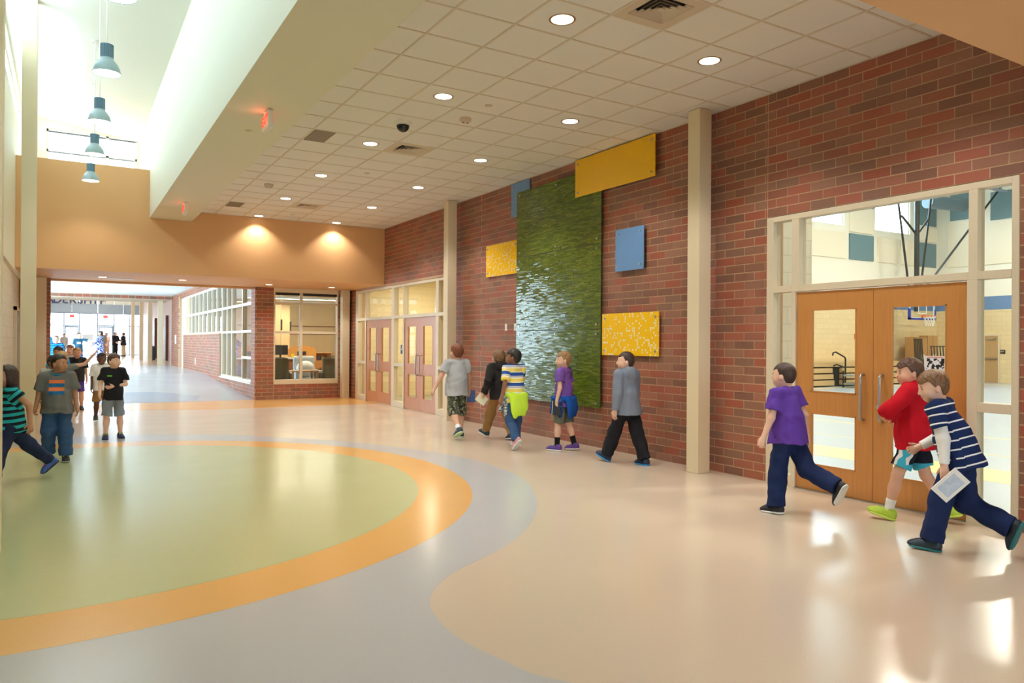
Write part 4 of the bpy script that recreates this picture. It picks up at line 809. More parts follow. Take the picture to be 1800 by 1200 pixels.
# ================================================================== lobby sign, exit signs, bag
for i, y in enumerate((46, 54, 62)):
    t = thing('added_lobby_lamp', (1.2, y, 5.88), 'added square fill lamp under the lobby ceiling, %s' % ('nearest','middle','by the entrance')[i], 'lamp', 'added lobby fill lamps'); MB().box(.6,y-.6,5.86,1.8,y+.6,5.899).build('lens', M_lampface, t); light('lobby_fill_light', 'AREA', (1.2, y, 5.85), 200, color=(1,.98,.95), size=1.2)  # added lamps, brighten the white panel behind the letters
t = thing('lobby_sign', (0, 65.8, 4.4), 'dark blue LEADERSHIP letters above the entrance', 'sign')
for i, ch in enumerate('LEADERSHIP'): text('letter', ch, .80, mat('navy_letter', (40,58,110), .5), t, (-2.35+i*.503+.02*0 if 0 else -2.12+i*.50, 65.84, 4.66), H, 0, .03)
for x, l in ((.33,'red EXIT sign above the left entrance door'),(2.55,'red EXIT sign above the right entrance door')):
    t = thing('exit_sign', (x, 64.9, 3.3), l, 'exit sign', 'lobby exit signs'); MB().box(x-.17,64.9,3.28,x+.17,64.95,3.52).build('housing', mat('pale_red_sign', (236,120,120), .5), t); text('lettering', 'EXIT', .16, M_exred, t, (x, 64.895, 3.4), H, 0, .003); MB().tube([(x,64.93,3.52),(x,64.93,5.9)], .012, 6).build('stem', M_steel, t)
t = thing('trash_bin', (4.25, 55.0, ZF), 'dark standing bin between the lobby columns', 'bin'); MB().lathe([(.001,0),(.2,0),(.24,.75),(.25,.8),(.16,.86),(.001,.86)], (4.45,50.0,ZF), 18).build('bin_body', mat('dark_bin', (70,84,88), .5), t, smooth=True)
tag(MB().box(1.05,65.94,1.5,1.75,65.95,2.05).build('notice', mat('pale_notice', (196,206,216), .6)), 'pale notice sheet on the entrance glass', 'notice')
tag(MB().box(XC-.012,31.2,.66,XC-.001,31.35,.9).build('outlet_plate', M_whiteplastic), 'white outlet plate low on the corridor wall', 'outlet')
tag(MB().box(XC-.03,37.2,1.45,XC-.001,37.5,1.85).build('wall_notice', M_whiteplastic), 'white notice on the far corridor wall', 'notice')
# ================================================================== people: continuous bodies grown from a distance field
def V(*a): return np.array(a, float)
def nrm(v): return v/(np.linalg.norm(v)+1e-9)
class Field:
    def __init__(s): s.pr = []
    def cap(s, a, b, ra, rb, k=.02, flat=None, cut=()): s.pr.append(('c', np.array(a, float), np.array(b, float), ra, rb, k, flat, cut)); return s
    def ell(s, c, axes, r, k=.02, cut=()): s.pr.append(('e', np.array(c, float), np.array(axes, float), np.array(r, float), None, k, None, cut)); return s
    def bounds(s):
        lo, hi_ = [], []
        for p in s.pr:
            if p[0] == 'c': m_ = max(p[3], p[4]); lo += [np.minimum(p[1], p[2])-m_]; hi_ += [np.maximum(p[1], p[2])+m_]
            else: m_ = p[3].max(); lo += [p[1]-m_]; hi_ += [p[1]+m_]
        return np.min(lo, 0), np.max(hi_, 0)
    def mesh(s, h, cuts=(), wr=0., wf=22., seed=0, post=None):
        lo, hi_ = s.bounds(); lo = lo-4*h-wr; hi_ = hi_+4*h+wr; n = np.ceil((hi_-lo)/h).astype(int)+1
        ax = [lo[i]+h*np.arange(n[i]) for i in range(3)]; F = np.full(n, .3)
        for typ, a, b, r1, r2, k_, flat, cut in s.pr:
            if typ == 'c': m_ = max(r1, r2); bl = np.minimum(a, b)-m_; bh = np.maximum(a, b)+m_
            else: m_ = r1.max(); bl = a-m_; bh = a+m_
            pad = k_+2.5*h+wr; i0 = np.maximum(np.floor((bl-pad-lo)/h).astype(int), 0); i1 = np.minimum(np.ceil((bh+pad-lo)/h).astype(int)+1, n)
            if (i1 <= i0).any(): continue
            g = np.stack(np.meshgrid(ax[0][i0[0]:i1[0]], ax[1][i0[1]:i1[1]], ax[2][i0[2]:i1[2]], indexing='ij'), -1)
            if typ == 'c':
                q = g-a
                if flat is not None: e, sc = flat; q = q+(q@e)[..., None]*e*(1/sc-1)
                ba = b-a; L = max(ba@ba, 1e-9); t = np.clip((q@ba)/L, 0, 1); d = np.linalg.norm(q-t[..., None]*ba, axis=-1)-(r1+(r2-r1)*t)
                if flat is not None: d = d*max(flat[1], .6)
            else:
                q = (g-a)@b.T; k0 = np.linalg.norm(q/r1, axis=-1); k1 = np.linalg.norm(q/(r1*r1), axis=-1)+1e-9; d = k0*(k0-1)/k1
            for cp, cn in cut: d = np.maximum(d, (g-cp)@cn)
            f = F[i0[0]:i1[0], i0[1]:i1[1], i0[2]:i1[2]]; hh = np.clip(.5+.5*(f-d)/k_, 0, 1); f[...] = f*(1-hh)+d*hh-k_*hh*(1-hh)
        if cuts or wr or post:
            g = np.stack(np.meshgrid(*ax, indexing='ij'), -1)
            if wr:
                rs = np.random.RandomState(seed)
                w = 0
                for i in range(5):
                    v = rs.randn(3)*V(1,1,.75); v = v/np.linalg.norm(v)*wf*(.6+.35*i); w = w+np.sin(g@v+rs.rand()*6+1.5*np.sin(g@(rs.randn(3)*wf*.3)))/(1+.5*i)
                F += w*wr*.4-wr*.72
            for cp, cn in cuts: F = np.maximum(F, (g-cp)@cn)
            if post: F = post(F, g)
        return surface_nets(F, lo, h)
def surface_nets(F, lo, h):
    S = F < 0; nx, ny, nz = F.shape
    c = np.zeros((nx-1, ny-1, nz-1), int)
    for dx in (0,1):
        for dy in (0,1):
            for dz in (0,1): c += S[dx:nx-1+dx, dy:ny-1+dy, dz:nz-1+dz]
    idx = np.argwhere((c > 0) & (c < 8)); vid = -np.ones(c.shape, int); vid[tuple(idx.T)] = np.arange(len(idx))
    acc = np.zeros((len(idx), 3)); cnt = np.zeros(len(idx)); cor = [(x,y,z) for x in (0,1) for y in (0,1) for z in (0,1)]
    val = {q: F[tuple((idx+q).T)] for q in cor}
    for a in cor:
        for d in range(3):
            if a[d]: continue
            b = list(a); b[d] = 1; b = tuple(b); fa, fb = val[a], val[b]; m = (fa < 0) != (fb < 0)
            t = np.where(m, fa/(fa-fb+1e-12), 0); P = np.array(a, float)+0*acc; P[:, d] += t; acc[m] += P[m]; cnt[m] += 1
    v = lo+h*(idx+acc/np.maximum(cnt, 1)[:, None]); faces = []
    for d in range(3):
        e1, e2 = (d+1) % 3, (d+2) % 3; sl0 = [slice(None)]*3; sl1 = [slice(None)]*3; sl0[d] = slice(0, -1); sl1[d] = slice(1, None)
        A, B = S[tuple(sl0)], S[tuple(sl1)]; ed = np.argwhere(A != B); ok = (ed[:, e1] > 0) & (ed[:, e2] > 0) & (ed[:, e1] < F.shape[e1]-1) & (ed[:, e2] < F.shape[e2]-1); ed = ed[ok]
        if not len(ed): continue
        q = []
        for o1, o2 in ((-1,-1),(0,-1),(0,0),(-1,0)):
            e = ed.copy(); e[:, e1] += o1; e[:, e2] += o2; q.append(vid[tuple(e.T)])
        q = np.stack(q, 1); inv = ~A[tuple(ed.T)]; q[inv] = q[inv][:, ::-1]; faces.append(q)
    f = np.concatenate(faces) if faces else np.zeros((0, 4), int); f = f[(f >= 0).all(1)]
    return v, f
def np_obj(name, v, f, m_, parent=None, loc=(0,0,0), attrs=None, extra=None):
    me = bpy.data.meshes.new(name); nv = len(v); faces = f.tolist()
    vl = v.tolist()
    if extra:
        for ev, ef in extra: n0 = len(vl); vl += [tuple(p) for p in ev]; faces += [tuple(i+n0 for i in q) for q in ef]
    me.from_pydata(vl, [], faces); me.materials.append(m_); me.polygons.foreach_set('use_smooth', [True]*len(me.polygons))
    if attrs:
        for nm, arr in attrs.items(): at = me.attributes.new(nm, 'FLOAT_VECTOR', 'POINT'); at.data.foreach_set('vector', np.ascontiguousarray(arr, dtype=np.float32).ravel())
    o = bpy.data.objects.new(name, me); COL.objects.link(o); o.location = loc
    if parent: o.parent = parent; o.location = (0,0,0)
    return o
def frame(fwd, upv):
    f = nrm(fwd); r = nrm(np.cross(f, upv)); return r, f, np.cross(r, f)
def rotax(v, ax, a): ax = nrm(ax); return v*math.cos(a)+np.cross(ax, v)*math.sin(a)+ax*(ax@v)*(1-math.cos(a))
D2R = math.pi/180
def skin_mat(n, c):
    m = mat('skin_'+n, c, .5, var=.06, vscale=30); m.node_tree.nodes['Principled BSDF'].inputs['Subsurface Weight'].default_value = .08; m.node_tree.nodes['Principled BSDF'].inputs['Subsurface Radius'].default_value = (.01,.004,.002); return m
SK = {n: skin_mat(n, c) for n, c in dict(fair=(232,188,164), light=(222,172,144), tan=(190,136,102), brown=(150,100,74), dark=(104,70,54)).items()}
def hair_mat(n, c):
    m = mat('hair_'+n, c, .5); k = NT(m); mp = k.n('Mapping'); k.l(k.obj(), mp.inputs[0]); mp.inputs['Scale'].default_value = (90,90,14); n1 = k.noise(1.0, mp.outputs[0], 3)
    k.l(k.mix(n1, lin(tuple(v*.6 for v in c)), lin(tuple(min(255, v*1.35) for v in c))), k.p.inputs['Base Color']); k.bump(n1, .6, .006); return m
HR = {n: hair_mat(n, c) for n, c in dict(brown=(82,54,38), dkbrown=(58,40,32), black=(34,28,26), blond=(176,144,98), red=(112,62,38), grey=(190,188,184), ltbrown=(116,84,56), dkblond=(146,114,76)).items()}
def cloth(n, c, var=.08, rough=.85): return mat('cloth_'+n, c, rough, spec=.2, var=var, vscale=45, bump=.12, bscale=500)
def stripes(n, base, seq, period, attr='bc', comp=2, off=0.):
    """bands along the body height; seq = [(start, end, colour)] as fractions of the period"""
    m = mat('cloth_'+n, base, .85, spec=.2); k = NT(m); a = k.attr(attr); sp = k.n('SeparateXYZ'); k.l(a.outputs['Vector'], sp.inputs[0])
    t = k.math('FRACT', k.math('ADD', k.math('DIVIDE', sp.outputs[comp], period), 10+off)); col = lin(base)
    for s0, s1, c in seq: col = k.mix(k.math('MULTIPLY', k.math('GREATER_THAN', t, s0), k.math('LESS_THAN', t, s1)), col, lin(c))
    k.l(col, k.p.inputs['Base Color']); k.bump(k.noise(500, k.obj(), 2), .1); return m
def camo(n, cs, scale=16.):
    m = mat('cloth_'+n, cs[0], .9, spec=.1); k = NT(m); n1 = k.noise(scale, k.obj(), 2); n2 = k.noise(scale*1.4, k.n('VectorMath', operation='ADD').outputs[0] if 0 else k.obj(), 4)
    col = k.mix(k.math('GREATER_THAN', n1, .52), lin(cs[0]), lin(cs[1])); col = k.mix(k.math('GREATER_THAN', n2, .56), col, lin(cs[2])); col = k.mix(k.math('LESS_THAN', n2, .40), col, lin(cs[3])); k.l(col, k.p.inputs['Base Color']); return m
def boxprint(n, base, boxes, mottled=True, front=True):
    """flat print on a shirt front: boxes (x0, x1, z0, z1, colour) in body coordinates, front side only"""
    m = mat('cloth_'+n, base, .85, spec=.2, var=0); k = NT(m); a = k.attr('bc'); sp = k.n('SeparateXYZ'); k.l(a.outputs['Vector'], sp.inputs[0])
    col = k.mix(k.noise(160, k.obj(), 3), lin(tuple(v*.88 for v in base)), lin(tuple(min(255, v*1.1) for v in base))); nz = k.noise(60, k.obj(), 3)
    fr = k.math('GREATER_THAN', sp.outputs[1], .0 if front else -9.)
    for x0, x1, z0, z1, c in boxes:
        i = fr
        for comp, lo, hi_ in ((0, x0, x1), (2, z0, z1)): i = k.math('MULTIPLY', i, k.math('MULTIPLY', k.math('GREATER_THAN', sp.outputs[comp], lo), k.math('LESS_THAN', sp.outputs[comp], hi_)))
        if mottled: i = k.math('MULTIPLY', i, k.math('LESS_THAN', nz, .62))
        col = k.mix(i, col, lin(c))
    k.l(col, k.p.inputs['Base Color']); return m
EYEW = mat('eye_white', (236,232,226), .2); IRIS = mat('eye_iris', (44,32,26), .2); LIP = mat('lip', (176,96,88), .45)
PEOPLE = {}
def person(key, label, H, foot, anchor, heading, lean=0, side=0, twist=0, head=(0,0,0), L=(0,3,4,0), R_=(0,3,4,0), aL=(0,8,15), aR=(0,8,15), bdL=None, bdR=None, fat=1.0, h=.008,
           skin='light', hair='brown', hstyle='short', top=None, top_kind='tee', sleeve=.55, bottom=None, bottom_kind='long', shoe=(40,40,44), sole=(230,230,228), sock=None, hands=('relax','relax'),
           trim=None, under=None, wrap=None, hood=False, laces=None, face=True, zfloor=0., cat='person', group='people in the hall', dress=None, foot_yaw=(6,6), slen=-.02, hemz=None):
    s_h = H; P = V(0,0,0)
    # torso frame
    r, f, u = V(1,0,0), V(0,1,0), V(0,0,1)
    def tilt(v): v = rotax(v, V(1,0,0), -lean*D2R); return rotax(v, V(0,1,0), side*D2R)
    tr = [rotax(x, V(0,0,1), -twist*D2R) for x in (r, f, u)]; tr, tf, tu = [tilt(x) for x in tr]
    T_ = lambda x, y, z: P+H*(tr*x+tf*y+tu*z)
    F = Field(); ax = np.array([tr, tf, tu])
    fx = fat; hipw = .047*H*(.8+.2*fat)
    # legs
    legs = {}
    for sgn, lp, fy in ((-1, L, foot_yaw[0]), (1, R_, foot_yaw[1])):
        tp, spl, kn, fp = lp; hip = P+V(sgn*hipw, 0, -.01*H)
        td = nrm(V(sgn*math.sin(spl*D2R), math.sin(tp*D2R), -math.cos(tp*D2R))); knee = hip+td*.235*H
        sp_ = tp-kn; sd = nrm(V(sgn*math.sin(spl*D2R)*.4, math.sin(sp_*D2R), -math.cos(sp_*D2R))); ank = knee+sd*.225*H
        fd = V(0, math.cos(fp*D2R), math.sin(fp*D2R)); fd = rotax(fd, V(0,0,1), -sgn*fy*D2R); fr_, ff, fu = frame(fd, V(0,0,1)); legs[sgn] = (hip, knee, ank, td, sd, (fr_, ff, fu))
    # arms
    arms = {}
    for sgn, ap, bd in ((-1, aL, bdL), (1, aR, bdR)):
        pt, ab, el = ap[:3]; S0 = T_(sgn*.100*(.72+.28*fx), 0, .284)
        ud = nrm(tr*sgn*math.sin(ab*D2R)+tf*math.sin(pt*D2R)*math.cos(ab*D2R)-tu*math.cos(pt*D2R)*math.cos(ab*D2R)); E0 = S0+ud*.168*H
        b = np.array(bd if bd is not None else (-sgn*.25, 1, .15), float); b = tr*b[0]+tf*b[1]+tu*b[2]; b = nrm(b-ud*(b@ud)); fd = nrm(ud*math.cos(el*D2R)+b*math.sin(el*D2R)); W0 = E0+fd*.138*H; arms[sgn] = (S0, E0, W0, ud, fd)
    # head
    nb = T_(0, -.008, .318); hy, hp, hr_ = [q*D2R for q in head]; hh = .160*H+.012 if H < 1.62 else .138*H
    hf = rotax(tf*.35+f*.65, V(0,0,1), -hy); hf = nrm(V(hf[0], hf[1], 0)); hr2 = np.cross(hf, V(0,0,1)); hf = rotax(hf, hr2, hp); hu = np.cross(hr2, hf); hu = rotax(hu, hf, hr_); hr2 = np.cross(hf, hu)
    hc = nb+tu*.004*H+hu*(.47*hh)+hf*.09*hh; Hd = lambda x, y, z: hc+hh*(hr2*x+hf*y+hu*z); hax = np.array([hr2, hf, hu])
    # body field
    F.cap(nb-tu*.02*H, Hd(0,-.08,-.22), .034*H, .031*H, .02)
    F.ell(Hd(0,-.05,.12), hax, hh*V(.345,.42,.375), .02).ell(Hd(0,-.13,-.05), hax, hh*V(.31,.31,.32), .03).ell(Hd(0,.10,-.12), hax, hh*V(.29,.31,.36), .03).ell(Hd(0,.21,-.36), hax, hh*V(.13,.12,.10), .03)
    if face:
        F.cap(Hd(0,.385,0), Hd(0,.445,-.125), .026*hh, .05*hh, .012)
        for s_ in (-1,1): F.ell(Hd(s_*.345,-.02,-.08), hax, hh*V(.045,.085,.125), .008).ell(Hd(s_*.16,.24,-.16), hax, hh*V(.12,.12,.13), .02)
        F.cap(Hd(-.07,.355,-.275), Hd(.07,.355,-.275), .035*hh, .035*hh, .015)
    core = .94 if dress is None else .94
    F.ell(T_(0,0,.02), ax, H*V(.080*fx,.058*fx,.07), .03).ell(T_(0,0,.11), ax, H*V(.070*fx,.050*fx,.09), .03).ell(T_(0,0,.21), ax, H*V(.082*(.6+.4*fx),.056*fx,.09), .03).cap(T_(-.08,0,.278), T_(.08,0,.278), .032*H, .032*H, .03)
    ft = .7+.3*fx; extra = []
    for sgn in (-1, 1):
        S0, E0, W0, ud, fd = arms[sgn]
        F.cap(S0, E0, .027*H*ft, .0235*H*ft, .02).cap(E0, W0, .0235*H*ft, .0165*H*ft, .015)
        hip, knee, ank, td, sd, ff3 = legs[sgn]
        lk_ = 1.0 if bottom_kind == 'shorts' or bottom is None else .8
        F.cap(hip, knee, .046*H*ft*(.9+.1*lk_), .034*H*ft*lk_, .025).cap(knee, knee+sd*.09*H, .034*H*ft*lk_, .034*H*ft*lk_, .02).cap(knee+sd*.08*H, ank, .035*H*ft*lk_, .021*H, .02)
        # hand
        n_ = -tr*sgn*.9+tf*.15; n_ = nrm(n_-fd*(n_@fd)); th = np.cross(fd, n_)*(-sgn); th = th if th@tf > 0 or abs(th@tf) < .15 else -th
        pc = W0+fd*.030*H; F.cap(W0, pc, .016*H, .017*H, .012); F.ell(W0+fd*.035*H, np.array([th, n_, fd]), H*V(.024,.012,.032), .01)
        cur = dict(relax=.55, fist=1.35, grip=1.0, flat=.12)[hands[0 if sgn < 0 else 1]]
        for i in range(4):
            b0 = W0+fd*(.056-.003*abs(i-1.3))*H+th*(.018-.0125*i)*H; ln = (.016,.018,.017,.013)[i]*H; p = [b0-fd*.012*H, b0]; d_ = fd; spread = th*(.10-.07*i)
            for q, lf in enumerate((1.15,.85,.7)): d_ = nrm(rotax(d_, np.cross(fd, n_), cur*(.55 if q == 0 else .75))+spread*.2); p.append(p[-1]+d_*ln*lf)
            t_ = MB().tube([tuple(x) for x in p], [.0062*H,.0060*H,.0056*H,.0052*H,.0036*H], 7); extra.append((t_.v, t_.f))
        t0 = W0+fd*.012*H+th*.014*H; d_ = nrm(fd*.75+th*.65+n_*.25*cur); p = [t0, t0+d_*.020*H]; d_ = nrm(d_+n_*.5*cur+fd*.3); p += [p[-1]+d_*.016*H]; d_ = nrm(d_+n_*.4*cur); p += [p[-1]+d_*.013*H]
        t_ = MB().tube([tuple(x) for x in p], [.0085*H,.0072*H,.0064*H,.0042*H], 7); extra.append((t_.v, t_.f))
    # ground it: drop onto the floor, stand the anchor foot on its spot
    zmin = min((legs[s_][2]+legs[s_][5][1]*q*H-legs[s_][5][2]*.052*H)[2] for s_ in (-1,1) for q in (-.045, .105)); fl_ = V(0,0,-zmin)
    a_ = legs[-1 if anchor == 'L' else 1]; ac = a_[2]+a_[5][1]*.03*H; ca, sa = math.cos(-heading*D2R), math.sin(-heading*D2R)
    Rz = np.array([[ca,-sa,0],[sa,ca,0],[0,0,1]]); off = V(foot[0], foot[1], zfloor+.001)-Rz@V(ac[0], ac[1], zmin)
    root_xy = Rz@V(0,0,0)+off; RT = V(root_xy[0], root_xy[1], zfloor)
    W = lambda p: (np.asarray(p)@Rz.T)+off-RT
    ex2 = [(W(np.array(v_)), f_) for v_, f_ in extra]
    v, fc = F.mesh(h); root = np_obj('person', W(v), fc, SK[skin], loc=tuple(RT), extra=ex2); tag(root, label, cat, group); ORG[root.name] = Vector(RT)
    def child(nm, fld, m_, hs=1.0, attrs=False, parent=None, **kw):
        v, fc = fld.mesh(h*hs, **kw)
        if not len(fc): return None
        at = None
        if attrs:
            q = (v-P)/H; bc = np.stack([q@tr, q@tf, q@tu], 1); z_ = bc[:, 2].copy()
            for sgn in (-1, 1):
                S0, E0, W0, ud, fd = arms[sgn]; al = (v-S0)@ud; dist = np.linalg.norm(v-S0-np.clip(al, 0, .32*H)[:, None]*ud, axis=1); dt = np.hypot(np.maximum(np.abs(bc[:, 0])-.085*fx, 0), 0)*H
                m2 = (sgn*bc[:, 0] > .088*(.7+.3*fx)) & (al > .015*H) & (dist < .075*H)
                z_[m2] = .282-al[m2]/H; bc[m2, 1] = -1
            bc[:, 2] = z_; at = {'bc': bc}
        return np_obj(nm, W(v), fc, m_, parent or root, attrs=at)
    # ---- bottoms
    G = Field(); bk = bottom_kind
    sl = .016*H if bk in ('baggy','shorts') else .010*H
    if bottom is not None and dress is None:
        G.ell(T_(0,0,.0), ax, H*V(.086*fx,.068*fx,.075)+.002, .03, cut=[(T_(0,0,.05), tu)])
        for sgn in (-1, 1):
            hip, knee, ank, td, sd, _ = legs[sgn]
            if bk == 'shorts': e = knee+td*slen*H; G.cap(hip, e+td*.05*H, .050*H*ft+sl*.2, .043*H*ft+sl*.55, .012, cut=[(e, td)])
            else:
                G.cap(hip, knee, .052*H*ft+sl*.4, .042*H*ft+sl*.6, .03); e = ank-sd*(.005*H); G.cap(knee, ank+sd*.04*H, .042*H*ft+sl*.6, .033*H+sl*(1.1 if bk == 'baggy' else .3), .03, cut=[(e, sd)])
        child('shorts' if bk == 'shorts' else 'trousers', G, bottom, attrs=True, wr=.012 if h < .012 else .006, wf=36, seed=len(label)+7)
    # ---- top
    G = Field()
    if top is not None:
        o_ = .012*H if top_kind == 'tee' else .018*H; hem = -.060 if top_kind == 'tee' else -.062
        if hemz is not None: hem = hemz
        if dress: hem = dress
        G.cap(T_(0,0,.10), T_(0,0,hem-.05), .086*fx*H+o_, .102*fx*H+o_, .05, flat=(tf, .94), cut=[(T_(0,0,hem), -tu)]).ell(T_(0,0,.11), ax, H*V(.078*fx,.056*fx,.10)+o_, .04).ell(T_(0,0,.205), ax, H*V(.086*(.6+.4*fx),.058*fx,.095)+o_*.8, .04).cap(T_(-.075,0,.270), T_(.075,0,.270), .035*H+.003, .035*H+.003, .035).cap(T_(-.035,-.008,.300), T_(-.092*(.72+.28*fx),0,.284), .026*H, .030*H, .03).cap(T_(.035,-.008,.300), T_(.092*(.72+.28*fx),0,.284), .026*H, .030*H, .03)
        G.cap(T_(-.035,-.026,.288), T_(.035,-.026,.288), .030*H, .030*H, .025)
        if dress:
            G.cap(T_(0,0,.02), T_(0,0,hem), .085*H, .135*H, .04, flat=(tf, .8), cut=[(T_(0,0,hem), -tu)])
        for sgn in (-1, 1):
            S0, E0, W0, ud, fd = arms[sgn]; sv = sleeve
            if sv <= 1: e = S0+ud*sv*.168*H; G.cap(S0, S0+ud*.168*H, .034*H*ft+.004, .038*H*ft+.010, .03, cut=[(e, ud)])
            else: G.cap(S0, E0, .038*H*ft+o_*.5, .032*H*ft+o_*.4, .025).cap(E0, W0+fd*.03*H, .032*H*ft+o_*.4, .022*H+o_*.25, .02, cut=[(W0-fd*.004*H, fd)])
        if hood: G.ell(T_(0,-.06,.292), ax, H*V(.066,.040,.058), .02).cap(T_(-.045,.02,.318), T_(.045,.02,.318), .018*H, .018*H, .02).ell(T_(0,-.035,.322), ax, H*V(.052,.042,.03), .02)
        neck = (T_(0,.012,.318), nrm(tu*.9+tf*.35)) if not hood else (T_(0,0,.352), tu)
        child('hoodie' if hood else 'dress' if dress else 'shirt', G, top, attrs=True, cuts=[neck], wr=.013 if h < .012 else .006, wf=34, seed=len(label))
    if under is not None:                                    # long under-sleeves
        G = Field()
        for sgn in (-1, 1): S0, E0, W0, ud, fd = arms[sgn]; G.cap(S0+ud*.08*H, E0, .033*H*ft, .030*H*ft, .02).cap(E0, W0+fd*.03*H, .030*H*ft, .022*H, .02, cut=[(W0-fd*.006*H, fd)])
        child('under_sleeve', G, under, wr=.004)
    if trim is not None:                                     # ringer collar and cuffs
        G = Field()
        for i in range(14):
            a0, a1 = 2*math.pi*i/14, 2*math.pi*(i+1)/14; q = lambda a: T_(.045*math.cos(a), .012+.043*math.sin(a), .314-.020*math.sin(a)-.004); G.cap(q(a0), q(a1), .0075*H, .0075*H, .006)
        child('collar', G, trim, .8)
        for sgn in (-1, 1):
            S0, E0, W0, ud, fd = arms[sgn]; e = S0+ud*sleeve*.168*H; G = Field(); G.cap(e-ud*.03*H, e+ud*.03*H, .037*H*ft+.012, .037*H*ft+.012, .01, cut=[(e+ud*.004*H, ud), (e-ud*.010*H, -ud)]); child('sleeve_cuff', G, trim, .8)
    if wrap:                                                 # garment tied round the waist
        G = Field(); bl = wrap.get('len', .2)
        for i in range(18):
            a0, a1 = 2*math.pi*i/18, 2*math.pi*(i+1)/18; q = lambda a: T_((.112*fx)*math.cos(a), (.099*fx)*math.sin(a), .008); G.cap(q(a0), q(a1), .018*H, .018*H, .012)
        G.cap(T_(-.072,-.086,.0), T_(-.05,-.108,-bl), .036*H, .02*H, .03, flat=(tf, .55)).cap(T_(.072,-.086,.0), T_(.055,-.108,-bl*.9), .036*H, .022*H, .03, flat=(tf, .55)).ell(T_(0,-.102,-bl*.45), ax, H*V(.098,.024,bl*.54), .03)
        child('tied_%s' % wrap.get('name', 'jacket'), G, wrap['mat'], attrs=True, wr=.008, wf=30)
        G = Field(); sx = wrap.get('side', -1)
        G.ell(T_(sx*.02,.108,.01), ax, H*V(.03,.022,.026), .015).cap(T_(sx*.05,.09,.0), T_(sx*.11,.08,-bl*.75), .020*H, .017*H, .02).cap(T_(sx*.112,.0,.0), T_(sx*.125,-.02,-bl*.9), .032*H, .022*H, .02, flat=(tr, .55))
        child('tied_sleeve', G, wrap['mat2'], attrs=True, wr=.007, wf=34)
    # ---- shoes, socks
    for sgn in (-1, 1):
        hip, knee, ank, td, sd, (fr_, ff, fu) = legs[sgn]; K = lambda x, y, z: ank+H*(fr_*x+ff*y+fu*z); fa = np.array([fr_, ff, fu])
        G = Field(); G.ell(K(0,-.018,-.018), fa, H*V(.030,.034,.036), .015).cap(K(0,-.02,-.030), K(0,.062,-.034), .029*H, .031*H, .02).cap(K(0,.03,-.02), K(0,.085,-.036), .026*H, .020*H, .02).ell(K(0,.078,-.038), fa, H*V(.033,.040,.022), .015).cap(K(0,-.005,-.01), K(0,-.003,.012), .026*H, .027*H, .012)
        m_ = shoe if not isinstance(shoe, tuple) else mat('shoe_%d_%d_%d' % shoe, shoe, .6, var=.25, vscale=60)
        so = child('shoe', G, m_, .8, cuts=[(K(0,0,-.043), -fu), (K(0,0,.014), fu)])
        G = Field(); G.cap(K(0,-.022,-.048), K(0,.072,-.048), .032*H, .037*H, .02, cut=[(K(0,0,-.040), fu), (K(0,0,-.0525), -fu)])
        if so: child('sole', G, mat('sole_%d_%d_%d' % sole, sole, .6), .8, parent=so)
        if laces and so:
            G = Field()
            for q in range(3): G.cap(K(-.017,.030+.014*q,.006-.007*q), K(.017,.030+.014*q,.006-.007*q), .0050*H, .0050*H, .004)
            child('laces', G, mat('lace_%d_%d_%d' % laces, laces, .7), .6, parent=so)
        if sock: G = Field(); e = sock[1]*H; G.cap(ank-sd*e, ank, .030*H*ft, .026*H, .01, cut=[(ank-sd*e, -sd)]); child('sock', G, cloth('sock_%d_%d_%d' % sock[0], sock[0]), .8)
    # ---- hair
    th_ = dict(short=.045, buzz=.022, long=.06, bob=.07, shag=.065, bun=.045, bald=.02)[hstyle]; G = Field(); G.ell(Hd(0,-.055,.125), hax, hh*(V(.345,.42,.375)+th_), .02).ell(Hd(0,-.13,-.05), hax, hh*(V(.31,.31,.32)+th_*.8), .03)
    if hstyle == 'shag': G.ell(Hd(0,-.18,-.12), hax, hh*V(.37,.30,.36), .04)
    if hstyle == 'bob': G.ell(Hd(0,-.12,-.15), hax, hh*V(.40,.34,.42), .04)
    if hstyle == 'long':
        G.ell(Hd(0,-.15,-.2), hax, hh*V(.40,.33,.5), .04)
        for q in range(7): a = (q-3)*.3; G.cap(Hd(math.sin(a)*.3,-.38*math.cos(a),-.3), Hd(math.sin(a)*.45+.05*math.sin(q*3),-.42*math.cos(a)-.15,-1.25-.12*math.sin(q*2)), .10*hh, .05*hh, .03)
    if hstyle == 'bun': G.ell(Hd(0,-.52,.1), hax, hh*V(.16,.16,.16), .03)
    bang = dict(short=.20, buzz=.25, long=.24, bob=.22, shag=.18, bun=.30, bald=.6)[hstyle]; nape = dict(short=-.36, buzz=-.32, long=-2, bob=-.6, shag=-.5, bun=-.26, bald=.0)[hstyle]; sidez = dict(short=-.06, buzz=.0, long=-1.2, bob=-.5, shag=-.28, bun=0, bald=.1)[hstyle]
    def hpost(F_, g):
        q = (g-hc)/hh; x, y, z = q@hr2, q@hf, q@hu
        zl = np.where(y > .14, bang+.04*np.sin(x*14), np.where(y > .02, sidez+(bang-sidez)*(y-.02)/.12, np.where(y > -.12, sidez*.5+nape*.0+.0 if hstyle in ('short','buzz') else sidez, nape)))
        if hstyle in ('short','buzz'): zl = np.where((y <= .05) & (y > -.09), np.where(y > .0, -.10, .04), np.where((y <= -.09) & (y > -.16), .04+(nape-.04)*(-.09-y)/.07, zl))
        lk = np.sin(x*30+6*np.sin(z*9))*np.sin(y*28+5*z)*(.012 if hstyle != 'buzz' else .004); F2 = F_+lk*hh*1.2
        return np.maximum(F2, (zl-z)*hh*.8)
    hs_ = child('hair', G, HR[hair], .75 if h < .012 else .9, post=hpost)
